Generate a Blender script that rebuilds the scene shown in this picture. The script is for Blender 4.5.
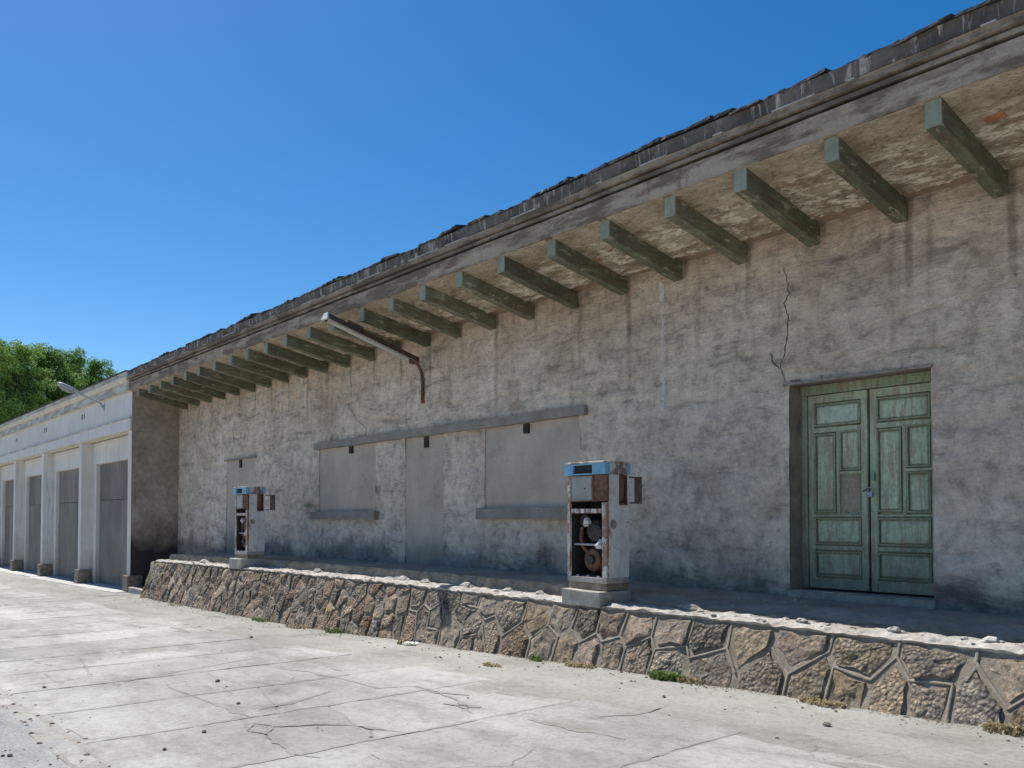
import bpy, bmesh, math, random
from mathutils import Vector, Matrix, noise as mnoise

# ------------------------------------------------------------------ camera, sky, sun, exposure
F = 850.0; HOR = 517.0; VPX = -200.0; EYE = 1.65
ANG = math.atan((512 - VPX) / F)
CA, SA = math.cos(ANG), math.sin(ANG)
PITCH = math.radians(1.5)

scene = bpy.context.scene
for o in list(bpy.data.objects): bpy.data.objects.remove(o)
COL = scene.collection

cam_d = bpy.data.cameras.new('camera'); cam = bpy.data.objects.new('camera', cam_d); COL.objects.link(cam)
cam.location = (0, 0, EYE)
fw = Vector((-CA * math.cos(PITCH), SA * math.cos(PITCH), math.sin(PITCH)))
cam.rotation_euler = fw.to_track_quat('-Z', 'Y').to_euler()
cam_d.sensor_width = 36.0; cam_d.lens = F / 1024 * 36
cam_d.shift_y = ((HOR - 384) - F * math.tan(PITCH)) / 1024
cam_d.clip_end = 3000; cam_d.clip_start = 0.05
scene.camera = cam

SUN = Vector((-3.6, -0.15, 5.24)).normalized()
world = bpy.data.worlds.new('World'); scene.world = world; world.use_nodes = True
wn = world.node_tree; wn.nodes.clear()
sky = wn.nodes.new('ShaderNodeTexSky'); sky.sky_type = 'NISHITA'; sky.sun_disc = False
sky.sun_elevation = math.asin(SUN.z); sky.sun_rotation = math.radians(270)
sky.altitude = 1200; sky.air_density = 1.0; sky.dust_density = 0.7; sky.ozone_density = 2.2
bgn = wn.nodes.new('ShaderNodeBackground'); bgn.inputs['Strength'].default_value = 0.09
hsv = wn.nodes.new('ShaderNodeHueSaturation'); hsv.inputs['Saturation'].default_value = 1.41
wo = wn.nodes.new('ShaderNodeOutputWorld')
wn.links.new(sky.outputs[0], hsv.inputs['Color']); wn.links.new(hsv.outputs[0], bgn.inputs[0]); wn.links.new(bgn.outputs[0], wo.inputs[0])

sd = bpy.data.lights.new('sun', 'SUN'); sd.energy = 4.8; sd.angle = math.radians(0.5); sd.color = (1.0, 0.96, 0.89)
so = bpy.data.objects.new('sun', sd); COL.objects.link(so)
so.rotation_euler = SUN.to_track_quat('Z', 'Y').to_euler(); so.location = (0, 0, 30)

vs = scene.view_settings
vs.view_transform = 'Standard'; vs.look = 'None'; vs.exposure = 0.45; vs.gamma = 1.0; vs.use_curve_mapping = False
scene.cycles.max_bounces = 6; scene.cycles.diffuse_bounces = 4

# ------------------------------------------------------------------ pixel helpers (plane Y = const)
def at(px, py, Y):
    d = F * Y / (CA * (px - VPX))
    return Vector(((Y * SA - d) / CA, Y, EYE + (HOR - py) * d / F))
def aX(px, Y): return at(px, HOR, Y).x
def aZ(px, py, Y): return at(px, py, Y).z
def interp(x, pts):
    if x <= pts[0][0]: return pts[0][1]
    for (a, b), (c, d) in zip(pts, pts[1:]):
        if x <= c:
            t = (x - a) / (c - a); return b + (d - b) * t
    return pts[-1][1]
GP = [(-120, -2.75), (-60, -2.6), (-44.5, -2.47), (-38.6, -2.40), (-32.6, -2.33), (-26.8, -2.23), (-22.6, -2.08), (-18, -2.03), (-14.1, -1.955),
      (-9.8, -1.79), (-6.2, -1.665), (-2.5, -1.58), (4, -1.50), (30, -1.45)]
def zg(x): return EYE + interp(x, GP)
ZDP = [(-24, -1.16), (-22.6, -1.14), (-18, -1.075), (-12, -1.03), (30, -1.02)]
def zd(x): return EYE + interp(x, ZDP)

def TL(x): return -.006 * (x + 3)   # the eave line rises slightly towards the garages
YW = 8.87      # face of the long wall
YF = 7.50      # face of the garage piers
XC = -26.5     # corner between garages and long wall
XR = 8.0       # right end
# ------------------------------------------------------------------ mesh helpers
class MB:
    def __init__(s): s.v = []; s.f = []; s.sm = []
    def add(s, vs, fs, smooth=False):
        b = len(s.v); s.v += [tuple(v) for v in vs]
        for f in fs: s.f.append([i + b for i in f]); s.sm.append(smooth)
        return s
    def box(s, x0, x1, y0, y1, z0, z1):
        return s.add([(x0,y0,z0),(x1,y0,z0),(x1,y1,z0),(x0,y1,z0),(x0,y0,z1),(x1,y0,z1),(x1,y1,z1),(x0,y1,z1)],
            [(0,3,2,1),(4,5,6,7),(0,1,5,4),(1,2,6,5),(2,3,7,6),(3,0,4,7)])
    def prism(s, prof, x0, x1):      # profile of (y,z) swept along x
        n = len(prof)
        vs = [(x0, y, z) for y, z in prof] + [(x1, y, z) for y, z in prof]
        fs = [(i, (i+1) % n, (i+1) % n + n, i + n) for i in range(n)] + [tuple(range(n))[::-1], tuple(range(n, 2*n))]
        return s.add(vs, fs)
    def tube(s, pts, r, n=10, cap=True):
        pts = [Vector(p) for p in pts]; rr = r if isinstance(r, (list, tuple)) else [r] * len(pts)
        vs = []; up = Vector((0.13, 0.27, 0.95))
        for i, p in enumerate(pts):
            t = (pts[min(i+1, len(pts)-1)] - pts[max(i-1, 0)]).normalized()
            a = t.cross(up)
            if a.length < 1e-3: a = t.cross(Vector((1, 0, 0)))
            a.normalize(); b = t.cross(a)
            for k in range(n):
                q = 2 * math.pi * k / n
                vs.append(p + (a * math.cos(q) + b * math.sin(q)) * rr[i])
        fs = [(i*n+k, i*n+(k+1) % n, (i+1)*n+(k+1) % n, (i+1)*n+k) for i in range(len(pts)-1) for k in range(n)]
        s.add(vs, fs, True)
        if cap: s.add([vs[k] for k in range(n)], [tuple(range(n))]); s.add([vs[-n+k] for k in range(n)], [tuple(range(n))[::-1]])
        return s
    def build(s, name, mat, parent=None, bevel=0.0, loc=None):
        me = bpy.data.meshes.new(name); me.from_pydata(s.v, [], s.f); me.validate()
        for p, q in zip(me.polygons, s.sm): p.use_smooth = q
        bm = bmesh.new(); bm.from_mesh(me); bmesh.ops.recalc_face_normals(bm, faces=bm.faces)
        if bevel: 
            bmesh.ops.remove_doubles(bm, verts=bm.verts, dist=1e-5)
            bmesh.ops.bevel(bm, geom=list(bm.edges), offset=bevel, segments=2, affect='EDGES', profile=0.6)
        bm.to_mesh(me); bm.free()
        me.materials.append(M[mat] if isinstance(mat, str) else mat)
        o = bpy.data.objects.new(name, me); COL.objects.link(o)
        if parent: o.parent = parent
        if loc: o.location = loc
        return o
def tag(o, label=None, cat=None, group=None, kind=None):
    if label: o['label'] = label
    if cat: o['category'] = cat
    if group: o['group'] = group
    if kind: o['kind'] = kind
    return o
def empty(name, loc, label, cat, group=None):
    o = bpy.data.objects.new(name, None); COL.objects.link(o); o.location = loc
    return tag(o, label, cat, group)
def child(o, parent):      # parent keeping world position (parents are unrotated empties)
    o.parent = parent
    off = parent.location.copy()
    if parent.parent: off += parent.parent.location
    o.location = o.location - off
    return o
def nz(x, y, z=0.0): return mnoise.noise(Vector((x, y, z)))

# ------------------------------------------------------------------ materials
M = {}
class NT:
    def __init__(s, name, rough=0.85):
        m = bpy.data.materials.new(name); m.use_nodes = True; s.m = m; s.t = m.node_tree; s.n = s.t.nodes
        s.b = s.n['Principled BSDF']; s.b.inputs['Roughness'].default_value = rough
        s.b.inputs['Specular IOR Level'].default_value = 0.25
        s.geo = s.n.new('ShaderNodeNewGeometry'); s.tc = s.n.new('ShaderNodeTexCoord')
        s.pos = s.geo.outputs['Position']; s.obj = s.tc.outputs['Object']
        M[name] = m
    def L(s, a, b): s.t.links.new(a, b)
    def _in(s, sock, v):
        if hasattr(v, 'is_linked') or isinstance(v, bpy.types.NodeSocket): s.L(v, sock)
        else: sock.default_value = v
    def mp(s, vec, sc=(1,1,1), loc=(0,0,0)):
        n = s.n.new('ShaderNodeMapping'); s.L(vec, n.inputs[0]); n.inputs['Scale'].default_value = sc; n.inputs['Location'].default_value = loc
        return n.outputs[0]
    def noise(s, vec, scale, det=6, ro=0.6, dist=0.0):
        n = s.n.new('ShaderNodeTexNoise'); s.L(vec, n.inputs['Vector']); n.inputs['Scale'].default_value = scale
        n.inputs['Detail'].default_value = det; n.inputs['Roughness'].default_value = ro; n.inputs['Distortion'].default_value = dist
        return n.outputs['Fac']
    def noisec(s, vec, scale, det=3):
        n = s.n.new('ShaderNodeTexNoise'); s.L(vec, n.inputs['Vector']); n.inputs['Scale'].default_value = scale; n.inputs['Detail'].default_value = det
        return n.outputs['Color']
    def vor(s, vec, scale, feat='F1', rnd=1.0):
        n = s.n.new('ShaderNodeTexVoronoi'); s.L(vec, n.inputs['Vector']); n.inputs['Scale'].default_value = scale; n.feature = feat
        n.inputs['Randomness'].default_value = rnd
        return n.outputs['Distance']
    def ramp(s, fac, stops, interp='LINEAR'):
        n = s.n.new('ShaderNodeValToRGB'); s.L(fac, n.inputs[0]); cr = n.color_ramp; cr.interpolation = interp
        while len(cr.elements) < len(stops): cr.elements.new(0.5)
        for e, (p, c) in zip(cr.elements, stops):
            e.position = p
            e.color = (c, c, c, 1) if isinstance(c, (int, float)) else (*c, 1)
        return n.outputs[0]
    def mix(s, fac, a, b, mode='MIX'):
        n = s.n.new('ShaderNodeMix'); n.data_type = 'RGBA'; n.blend_type = mode
        s._in(n.inputs[0], fac)
        for k, v in ((6, a), (7, b)):
            if isinstance(v, tuple): n.inputs[k].default_value = (*v, 1) if len(v) == 3 else v
            elif isinstance(v, (int, float)): n.inputs[k].default_value = (v, v, v, 1)
            else: s.L(v, n.inputs[k])
        return n.outputs[2]
    def mul(s, a, b, fac=1.0): return s.mix(fac, a, b, 'MULTIPLY')
    def math(s, op, a, b=0.0, c=0.0):
        n = s.n.new('ShaderNodeMath'); n.operation = op
        s._in(n.inputs[0], a); s._in(n.inputs[1], b); s._in(n.inputs[2], c)
        return n.outputs[0]
    def xyz(s, vec):
        n = s.n.new('ShaderNodeSeparateXYZ'); s.L(vec, n.inputs[0]); return n.outputs
    def rng(s, v, a, b, c=0.0, d=1.0):
        n = s.n.new('ShaderNodeMapRange'); s.L(v, n.inputs[0])
        for i, q in enumerate((a, b, c, d)): n.inputs[i+1].default_value = q
        return n.outputs[0]
    def rand(s):
        n = s.n.new('ShaderNodeObjectInfo'); return n.outputs['Random']
    def add(s, vec, v2, k=1.0):
        n = s.n.new('ShaderNodeVectorMath'); n.operation = 'MULTIPLY_ADD'; s.L(v2, n.inputs[0]); n.inputs[1].default_value = (k, k, k); s.L(vec, n.inputs[2])
        return n.outputs[0]
    def bump(s, h, st=0.4, dist=0.02, prev=None):
        n = s.n.new('ShaderNodeBump'); s.L(h, n.inputs['Height']); n.inputs['Strength'].default_value = st; n.inputs['Distance'].default_value = dist
        if prev: s.L(prev, n.inputs['Normal'])
        return n.outputs[0]
    def out(s, col, normal=None, rough=None, metal=None):
        s._in(s.b.inputs['Base Color'], col if not isinstance(col, tuple) else (*col, 1))
        if normal: s.L(normal, s.b.inputs['Normal'])
        if rough is not None: s._in(s.b.inputs['Roughness'], rough)
        if metal is not None: s._in(s.b.inputs['Metallic'], metal)
        return s.m

BEAM_DX = 0.983
BEAM_X0 = aX(941, 7.47)       # centre of the first beam seen at the right

def stucco(name, beams=True):
    t = NT(name, 0.93); p = t.pos; x, y, z = t.xyz(p)
    warp = t.add(p, t.noisec(p, 1.3), 0.35)
    c = t.ramp(t.noise(warp, 0.55, 10, 0.62), [(0.30, (.66,.54,.42)), (0.47, (.77,.645,.515)), (0.68, (.86,.735,.60))])
    c = t.mul(c, t.ramp(t.noise(p, 6.5, 9, 0.74), [(0.33, .58), (0.5, .97), (0.7, 1.2)]))
    blot = t.noise(t.mp(warp, (1.0, 1, 1.5), (2, 5, 3)), 1.05, 9, .7)
    c = t.mix(t.ramp(blot, [(0.50, 0.0), (0.62, .75)]), c, t.mul(c, (.78, .755, .73)))
    c = t.mul(c, t.ramp(t.noise(p, 40, 4, 0.7), [(0.3, .86), (0.7, 1.1)]))
    # trowel drags, slightly slanted
    m = t.n.new('ShaderNodeMapping'); t.L(warp, m.inputs[0]); m.inputs['Rotation'].default_value = (0, math.radians(14), 0); m.inputs['Scale'].default_value = (0.8, 1, 4.2)
    drag = t.noise(m.outputs[0], 1.5, 9, 0.66)
    c = t.mul(c, t.ramp(drag, [(0.34, .62), (0.43, .95), (0.6, 1.08)]))
    # brown runoff in the upper part
    nl = t.noise(t.mp(p, (1.1, 1, .5)), 1.4, 6, .6)
    zz = t.math('ADD', z, t.math('MULTIPLY', t.math('SUBTRACT', nl, .5), 2.6))
    c = t.mix(t.rng(zz, EYE + 2.0, EYE + 3.6, 0, .7), c, t.mul(c, (.76, .65, .54)))
    # vertical streaks
    st = t.noise(t.mp(p, (5.5, 1, .20)), 1.0, 5, .55)
    top = t.rng(zz, EYE + 0.7, EYE + 2.9)
    c = t.mix(t.math('MULTIPLY', top, t.ramp(st, [(0.54, 0.0), (0.66, .5)])), c, t.mul(c, (.56, .53, .50)))
    lite = t.noise(t.mp(p, (7.5, 1, .35), (31, 0, 4)), 1.0, 6, .6)
    c = t.mix(t.math('MULTIPLY', t.rng(zz, EYE + 1.8, EYE + 3.1), t.ramp(lite, [(0.60, 0.0), (0.68, .40)])), c, (.46, .41, .34))
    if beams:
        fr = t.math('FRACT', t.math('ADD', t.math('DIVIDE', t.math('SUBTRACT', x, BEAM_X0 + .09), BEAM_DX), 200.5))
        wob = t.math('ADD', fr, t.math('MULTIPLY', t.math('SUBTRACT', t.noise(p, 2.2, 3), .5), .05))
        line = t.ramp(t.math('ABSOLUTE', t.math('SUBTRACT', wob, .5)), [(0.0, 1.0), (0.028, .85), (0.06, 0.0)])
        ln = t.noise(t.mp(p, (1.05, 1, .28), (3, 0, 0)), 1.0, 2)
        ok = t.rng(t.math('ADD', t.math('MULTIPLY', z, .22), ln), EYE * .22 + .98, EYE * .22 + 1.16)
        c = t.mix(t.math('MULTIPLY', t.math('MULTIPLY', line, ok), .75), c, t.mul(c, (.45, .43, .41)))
    # darker, bluish towards the base, edge broken by noise
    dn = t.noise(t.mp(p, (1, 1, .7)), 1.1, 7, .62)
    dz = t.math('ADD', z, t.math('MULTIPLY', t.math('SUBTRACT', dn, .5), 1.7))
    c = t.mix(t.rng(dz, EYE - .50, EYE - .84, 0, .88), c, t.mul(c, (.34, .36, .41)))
    # scuffs, holes
    sc = t.noise(t.mp(p, (1.6, 1, 2.2), (7, 3, 1)), 2.1, 10, .72)
    c = t.mul(c, t.ramp(sc, [(0.33, .62), (0.40, 1.0)]))
    pit = t.vor(p, 3.1)
    c = t.mul(c, t.ramp(pit, [(0.03, .5), (0.06, 1.0)]))
    h = t.math('ADD', t.math('MULTIPLY', drag, 1.0), t.math('MULTIPLY', t.noise(p, 14, 8, .7), .45))
    nb = t.bump(h, 1.0, .09)
    nb = t.bump(t.noise(p, 70, 3, .6), .35, .008, nb)
    return t.out(c, nb)
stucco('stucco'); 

def simple(name, c0, c1, scale=3, rough=.85, bst=.3, bd=.01, fine=30, vec=None, spots=None):
    t = NT(name, rough); p = t.obj if vec == 'obj' else t.pos
    c = t.ramp(t.noise(p, scale, 8, .62), [(0.32, c0), (0.66, c1)])
    c = t.mul(c, t.ramp(t.noise(p, fine, 5, .7), [(0.3, .82), (0.7, 1.12)]))
    if spots: c = t.mix(t.ramp(t.noise(p, spots[1], 8, .7), [(spots[2], 0.0), (spots[2] + .06, 1.0)]), c, spots[0])
    t.out(c, t.bump(t.noise(p, fine, 6, .7), bst, bd)); return t

t = NT('cement', .92); p = t.pos
c = t.ramp(t.noise(p, 1.1, 9, .64), [(0.32, (.45,.375,.295)), (0.66, (.59,.50,.405))])
c = t.mul(c, t.ramp(t.noise(t.mp(p, (4.5, 1, .5)), 1.2, 7, .66), [(0.36, .93), (0.55, 1.0), (0.7, 1.03)]))
sw = t.noise(t.mp(t.add(p, t.noisec(p, 1.5), .5), (1, 1, 2.5)), 2.2, 8, .68)
c = t.mul(c, t.ramp(sw, [(0.34, .86), (0.45, 1.0)]))
c = t.mul(c, t.ramp(t.noise(p, 45, 5, .7), [(0.3, .85), (0.7, 1.1)]))
dz = t.math('ADD', t.xyz(p)[2], t.math('MULTIPLY', t.math('SUBTRACT', t.noise(p, 1.3, 7, .62), .5), 1.3))
c = t.mix(t.rng(dz, EYE - .35, EYE - .85, 0, .75), c, t.mul(c, (.45, .46, .49)))
t.out(c, t.bump(t.math('ADD', sw, t.math('MULTIPLY', t.noise(p, 30, 6, .7), .5)), .6, .02))
simple('lintel', (.24,.21,.18), (.35,.315,.275), 2.5, .92, .5, .012, 30)
simple('slot', (.03,.025,.022), (.07,.058,.05), 8, .95)
simple('crack', (.085,.07,.058), (.16,.135,.11), 8, .95)
simple('lime', (.52,.49,.44), (.70,.67,.62), 9, .9, .5, .01)
simple('reveal', (.17,.135,.105), (.33,.265,.205), 3, .92, .5, .012, 25)
simple('brick', (.42,.16,.08), (.55,.24,.13), 6, .9, .5, .01)
simple('block', (.30,.27,.23), (.47,.44,.39), 4, .92, .7, .015, 22)
simple('mortar_rib', (.22,.185,.14), (.35,.305,.24), 5, .93, .6, .01, 40)
simple('mortar_bed', (.19,.155,.115), (.34,.29,.225), 4, .95, .8, .02, 25)
simple('plinth', (.16,.11,.075), (.34,.29,.23), 7, .93, .8, .02, 22)
simple('roof_dark', (.025,.023,.023), (.07,.066,.064), 5, .9, .6, .015, 20, spots=((.26,.255,.25), 6, .62))
simple('roof_sheet', (.10,.095,.09), (.16,.15,.14), 2, .9)
simple('rust', (.10,.045,.025), (.23,.12,.075), 14, .8, .5, .004, 60)
simple('rust_pale', (.20,.15,.12), (.36,.31,.27), 20, .8, .5, .004, 60)
simple('rust_dark', (.10,.075,.058), (.20,.155,.125), 10, .8, .4, .004, 40)
simple('dark_metal', (.025,.022,.020), (.085,.07,.06), 22, .6, .4, .004, 60)
simple('glass_face', (.27,.26,.24), (.40,.385,.355), 6, .35, .15, .002, 50)
simple('lamp_white', (.50,.48,.45), (.66,.64,.60), 12, .6, .2, .003)
simple('lamp_rust', (.09,.055,.04), (.17,.11,.085), 10, .75, .4, .004)
simple('galv', (.36,.37,.38), (.48,.49,.50), 8, .45, .15, .002)
t = NT('garage_door', .7); p = t.pos
c = t.ramp(t.noise(t.mp(p, (1, 1, .4)), 1.5, 8, .62), [(0.32, (.175,.15,.125)), (0.68, (.27,.24,.205))])
c = t.mul(c, t.rng(t.rand(), 0, 1, .86, 1.12))
c = t.mul(c, t.ramp(t.noise(t.mp(p, (7, 7, .5)), 1.5, 7, .66), [(0.36, .78), (0.6, 1.06)]))
c = t.mix(t.ramp(t.noise(p, 2.4, 9, .72), [(0.60, 0.0), (0.66, .6)]), c, (.24,.16,.11))
t.out(c, t.bump(t.noise(t.mp(p, (8, 8, 1)), 6, 5, .6), .25, .006))
simple('bark', (.06,.045,.035), (.14,.11,.085), 6, .95, .8, .03, 12)
simple('window_dark', (.01,.01,.012), (.02,.02,.022), 4, .3)
simple('padlock', (.25,.28,.42), (.40,.43,.58), 20, .35)
simple('brass', (.16,.30,.20), (.22,.40,.28), 20, .5)
simple('litter', (.62,.66,.50), (.80,.82,.72), 14, .6)
simple('pebble', (.10,.07,.055), (.26,.21,.17), 9, .9, .5, .01, 20, vec='obj')
simple('terrain', (.33,.30,.26), (.45,.42,.37), .8, .95, .6, .02, 9)

# rubble rim: pale dusty earth and broken concrete
t = NT('rim', .95); p = t.pos
c = t.ramp(t.noise(p, 4, 9, .68), [(0.30, (.30,.265,.225)), (0.50, (.50,.465,.415)), (0.72, (.66,.635,.585))])
c = t.mul(c, t.ramp(t.noise(p, 28, 6, .75), [(0.32, .70), (0.6, 1.08)]))
t.out(c, t.bump(t.noise(p, 22, 8, .75), .8, .03))
simple('earth', (.27,.20,.13), (.50,.41,.30), 5, .95, .9, .03, 22)
# platform floor: darker trodden cement
t = NT('platform_floor', .93); p = t.pos
c = t.ramp(t.noise(p, 1.8, 9, .65), [(0.30, (.28,.24,.195)), (0.70, (.47,.415,.345))])
c = t.mul(c, t.ramp(t.noise(p, 18, 6, .7), [(0.32, .78), (0.66, 1.08)]))
t.out(c, t.bump(t.noise(p, 14, 8, .7), .7, .03))

# field stone, a colour of its own for each stone
t = NT('stone', .93); p = t.pos; r = t.rand()
base = t.ramp(r, [(0.0, (.27,.23,.18)), (0.22, (.35,.30,.24)), (0.42, (.23,.20,.17)), (0.60, (.40,.31,.20)), (0.76, (.32,.28,.235)), (0.90, (.36,.23,.15)), (1.0, (.27,.235,.195))])
ex = t.noise(p, 5.0, 9, .7)
core = t.ramp(t.math('FRACT', t.math('MULTIPLY', r, 7.3)), [(0.0, (.54,.45,.32)), (0.3, (.60,.42,.24)), (0.55, (.50,.44,.36)), (0.8, (.52,.30,.18)), (1.0, (.56,.49,.38))])
c = t.mix(t.ramp(ex, [(0.45, 0.0), (0.60, .62)]), base, core)
c = t.mul(c, t.ramp(t.noise(p, 24, 7, .75), [(0.36, .55), (0.5, 1.12), (0.68, 1.5)]))
c = t.mul(c, t.ramp(t.noise(p, 7, 8, .75), [(0.36, .66), (0.56, 1.12)]))
peb = t.vor(t.add(p, t.noisec(p, 9), .05), 26)
pebw = t.ramp(t.math('FRACT', t.math('MULTIPLY', r, 13.7)), [(0.25, 0.05), (0.6, 1.0)])
c = t.mul(c, t.ramp(peb, [(0.05, 1.25), (0.35, 1.0), (0.6, .74)]), pebw)
c = t.mul(c, t.rng(t.math('FRACT', t.math('MULTIPLY', r, 29.3)), 0, 1, .66, 1.22))
h = t.math('ADD', t.noise(p, 13, 7, .75), t.math('MULTIPLY', t.math('MULTIPLY', peb, pebw), -.9))
t.out(c, t.bump(h, 1.0, .09))

# fascia and cornice
def fascia(name, c0, c1, dark):
    t = NT(name, .9); p = t.pos; x, y, z = t.xyz(p)
    c = t.ramp(t.noise(t.mp(p, (.5, 1, 3)), 1.4, 9, .66), [(0.32, c0), (0.64, c1)])
    st = t.noise(t.mp(p, (5, 1, .9)), 1.3, 7, .66)
    c = t.mix(t.ramp(st, [(0.55, 0.0), (0.66, .55)]), c, dark)
    bl = t.noise(t.mp(p, (.9, 1, 4.0), (9, 0, 2)), 1.1, 9, .70)
    c = t.mix(t.ramp(bl, [(0.45, 0.0), (0.54, .85)]), c, dark)
    oc = t.noise(t.mp(p, (.8, 1, 2), (4, 0, 2)), 1.6, 6, .6)
    c = t.mix(t.ramp(oc, [(0.55, 0.0), (0.63, .55)]), c, (.40, .33, .23))
    c = t.mul(c, t.ramp(t.noise(p, 30, 5, .7), [(0.3, .80), (0.7, 1.12)]))
    t.out(c, t.bump(t.noise(p, 16, 8, .7), .5, .015))
fascia('fascia', (.33,.26,.195), (.47,.385,.30), (.16,.12,.085))
fascia('cornice', (.23,.185,.14), (.36,.30,.23), (.12,.095,.07))
fascia('tile_band', (.15,.15,.16), (.30,.30,.31), (.075,.072,.072))
t = NT('streak_band', .9); p = t.pos
c = t.ramp(t.noise(t.mp(p, (1.2, 1, 1.5)), 2.0, 8, .66), [(0.32, (.07,.06,.052)), (0.68, (.19,.165,.145))])
s1 = t.noise(t.mp(p, (8, 1, 1.6)), 1.5, 7, .68, .8)
c = t.mix(t.ramp(s1, [(0.53, 0.0), (0.66, .75)]), c, (.60, .55, .49))
t.out(c, t.bump(t.noise(p, 20, 7, .7), .5, .015))

# soffit plaster: tan, peeled to brown, cream flakes
t = NT('soffit', .93); p = t.pos; x, y, z = t.xyz(p)
c = t.ramp(t.noise(p, 1.7, 9, .66), [(0.32, (.38,.295,.195)), (0.52, (.52,.425,.30)), (0.72, (.64,.545,.40))])
pe = t.noise(t.mp(p, (.9, 2.4, 1)), 3.6, 12, .78)
zone = t.rng(y, 7.72, 8.15)
cream = t.ramp(pe, [(0.49, 0.0), (0.515, 1.0)])
c = t.mix(t.math('MULTIPLY', cream, zone), c, (.86, .77, .60))
dk = t.noise(t.mp(p, (1, 2.2, 1), (5, 2, 9)), 3.0, 11, .76)
c = t.mix(t.math('MULTIPLY', t.ramp(dk, [(0.50, 0.0), (0.56, .8)]), t.rng(y, 7.5, 7.9, .35, 1.0)), c, (.28, .205, .13))
c = t.mul(c, t.ramp(t.noise(p, 26, 6, .7), [(0.3, .78), (0.7, 1.12)]))
t.out(c, t.bump(t.math('ADD', t.math('MULTIPLY', cream, .6), t.noise(p, 12, 8, .7)), .7, .02))
simple('soffit_bare', (.24,.17,.11), (.42,.31,.21), 3, .93, .7, .02, 20)

# weathered green paint
def green(name, a, b, wood, thr, up=None):
    t = NT(name, .72); p = t.pos
    c = t.ramp(t.noise(p, 3.2, 7, .6), [(0.3, a), (0.7, b)])
    g = t.noise(t.mp(p, (9, 9, 1.1)), 2.4, 8, .7)
    c = t.mix(t.ramp(g, [(thr, 0.0), (thr + .10, .85)]), c, wood)
    if up:
        x, y, z = t.xyz(p)
        zz = t.math('ADD', z, t.math('MULTIPLY', t.math('SUBTRACT', t.noise(p, 2.5, 6, .65), .5), 1.6))
        c = t.mix(t.rng(zz, EYE - .1, EYE - .85, 0, .75), c, (.17, .165, .13))
    c = t.mul(c, t.ramp(t.noise(p, 34, 6, .7), [(0.3, .74), (0.7, 1.14)]))
    t.out(c, t.bump(t.noise(t.mp(p, (6, 6, 1)), 12, 6, .7), .35, .006))
green('door_green', (.36,.43,.265), (.52,.60,.39), (.38,.31,.225), .47, True)
green('panel_green', (.40,.49,.31), (.58,.67,.45), (.40,.33,.24), .47, True)
green('panel_pale', (.45,.54,.40), (.62,.69,.55), (.36,.33,.26), .52, True)
green('bare_panel', (.33,.26,.185), (.44,.36,.26), (.24,.18,.12), .52)
green('frame_green', (.25,.315,.19), (.36,.43,.28), (.27,.215,.155), .47, True)
t = NT('beam_green', .85); p = t.pos; o3 = t.obj
c = t.ramp(t.noise(p, 2.6, 8, .66), [(0.32, (.12,.125,.08)), (0.6, (.225,.24,.155)), (0.74, (.40,.41,.27))])
wd = t.noise(t.mp(p, (7, 1.2, 7)), 2.0, 9, .7)
c = t.mix(t.ramp(wd, [(0.45, 0.0), (0.56, .85)]), c, (.16, .13, .09))
c = t.mix(t.ramp(t.noise(t.mp(p, (3, 1, 3)), 4, 10, .75), [(0.57, 0.0), (0.62, .7)]), c, (.55, .51, .38))
c = t.mul(c, t.rng(t.rand(), 0, 1, .8, 1.15))
c = t.mul(c, t.ramp(t.noise(p, 30, 6, .7), [(0.3, .75), (0.7, 1.14)]))
t.out(c, t.bump(t.noise(t.mp(p, (5, 1, 5)), 9, 7, .7), .6, .012))
t = NT('beam_end', .85); p = t.pos
c = t.ramp(t.noise(p, 4, 8, .66), [(0.32, (.21,.235,.175)), (0.66, (.33,.37,.28))])
c = t.mix(t.ramp(t.noise(t.mp(p, (6, 1, 2)), 3, 8, .7), [(0.5, 0.0), (0.6, .8)]), c, (.27, .25, .21))
t.out(c, t.bump(t.noise(p, 24, 6, .7), .4, .008))

# garage paint
t = NT('whitewash', .88); p = t.pos; x, y, z = t.xyz(p)
c = t.ramp(t.noise(p, .9, 8, .6), [(0.3, (.67,.635,.58)), (0.7, (.80,.765,.71))])
st = t.noise(t.mp(p, (4, 4, .35)), 1.6, 7, .64)
c = t.mix(t.ramp(st, [(0.55, 0.0), (0.66, .5)]), c, (.42,.40,.37))
dz = t.math('ADD', z, t.math('MULTIPLY', t.math('SUBTRACT', t.noise(p, 2, 7, .65), .5), 1.8))
c = t.mix(t.rng(dz, EYE - .9, EYE - 2.2, 0, .6), c, (.42,.34,.25))
c = t.mul(c, t.ramp(t.noise(p, 30, 5, .7), [(0.3, .9), (0.7, 1.05)]))
t.out(c, t.bump(t.noise(p, 20, 7, .7), .3, .01))
fascia('garage_cornice', (.56,.53,.49), (.72,.69,.64), (.38,.35,.30))
simple('cream_edge', (.62,.53,.38), (.76,.68,.52), 3, .9)

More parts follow.
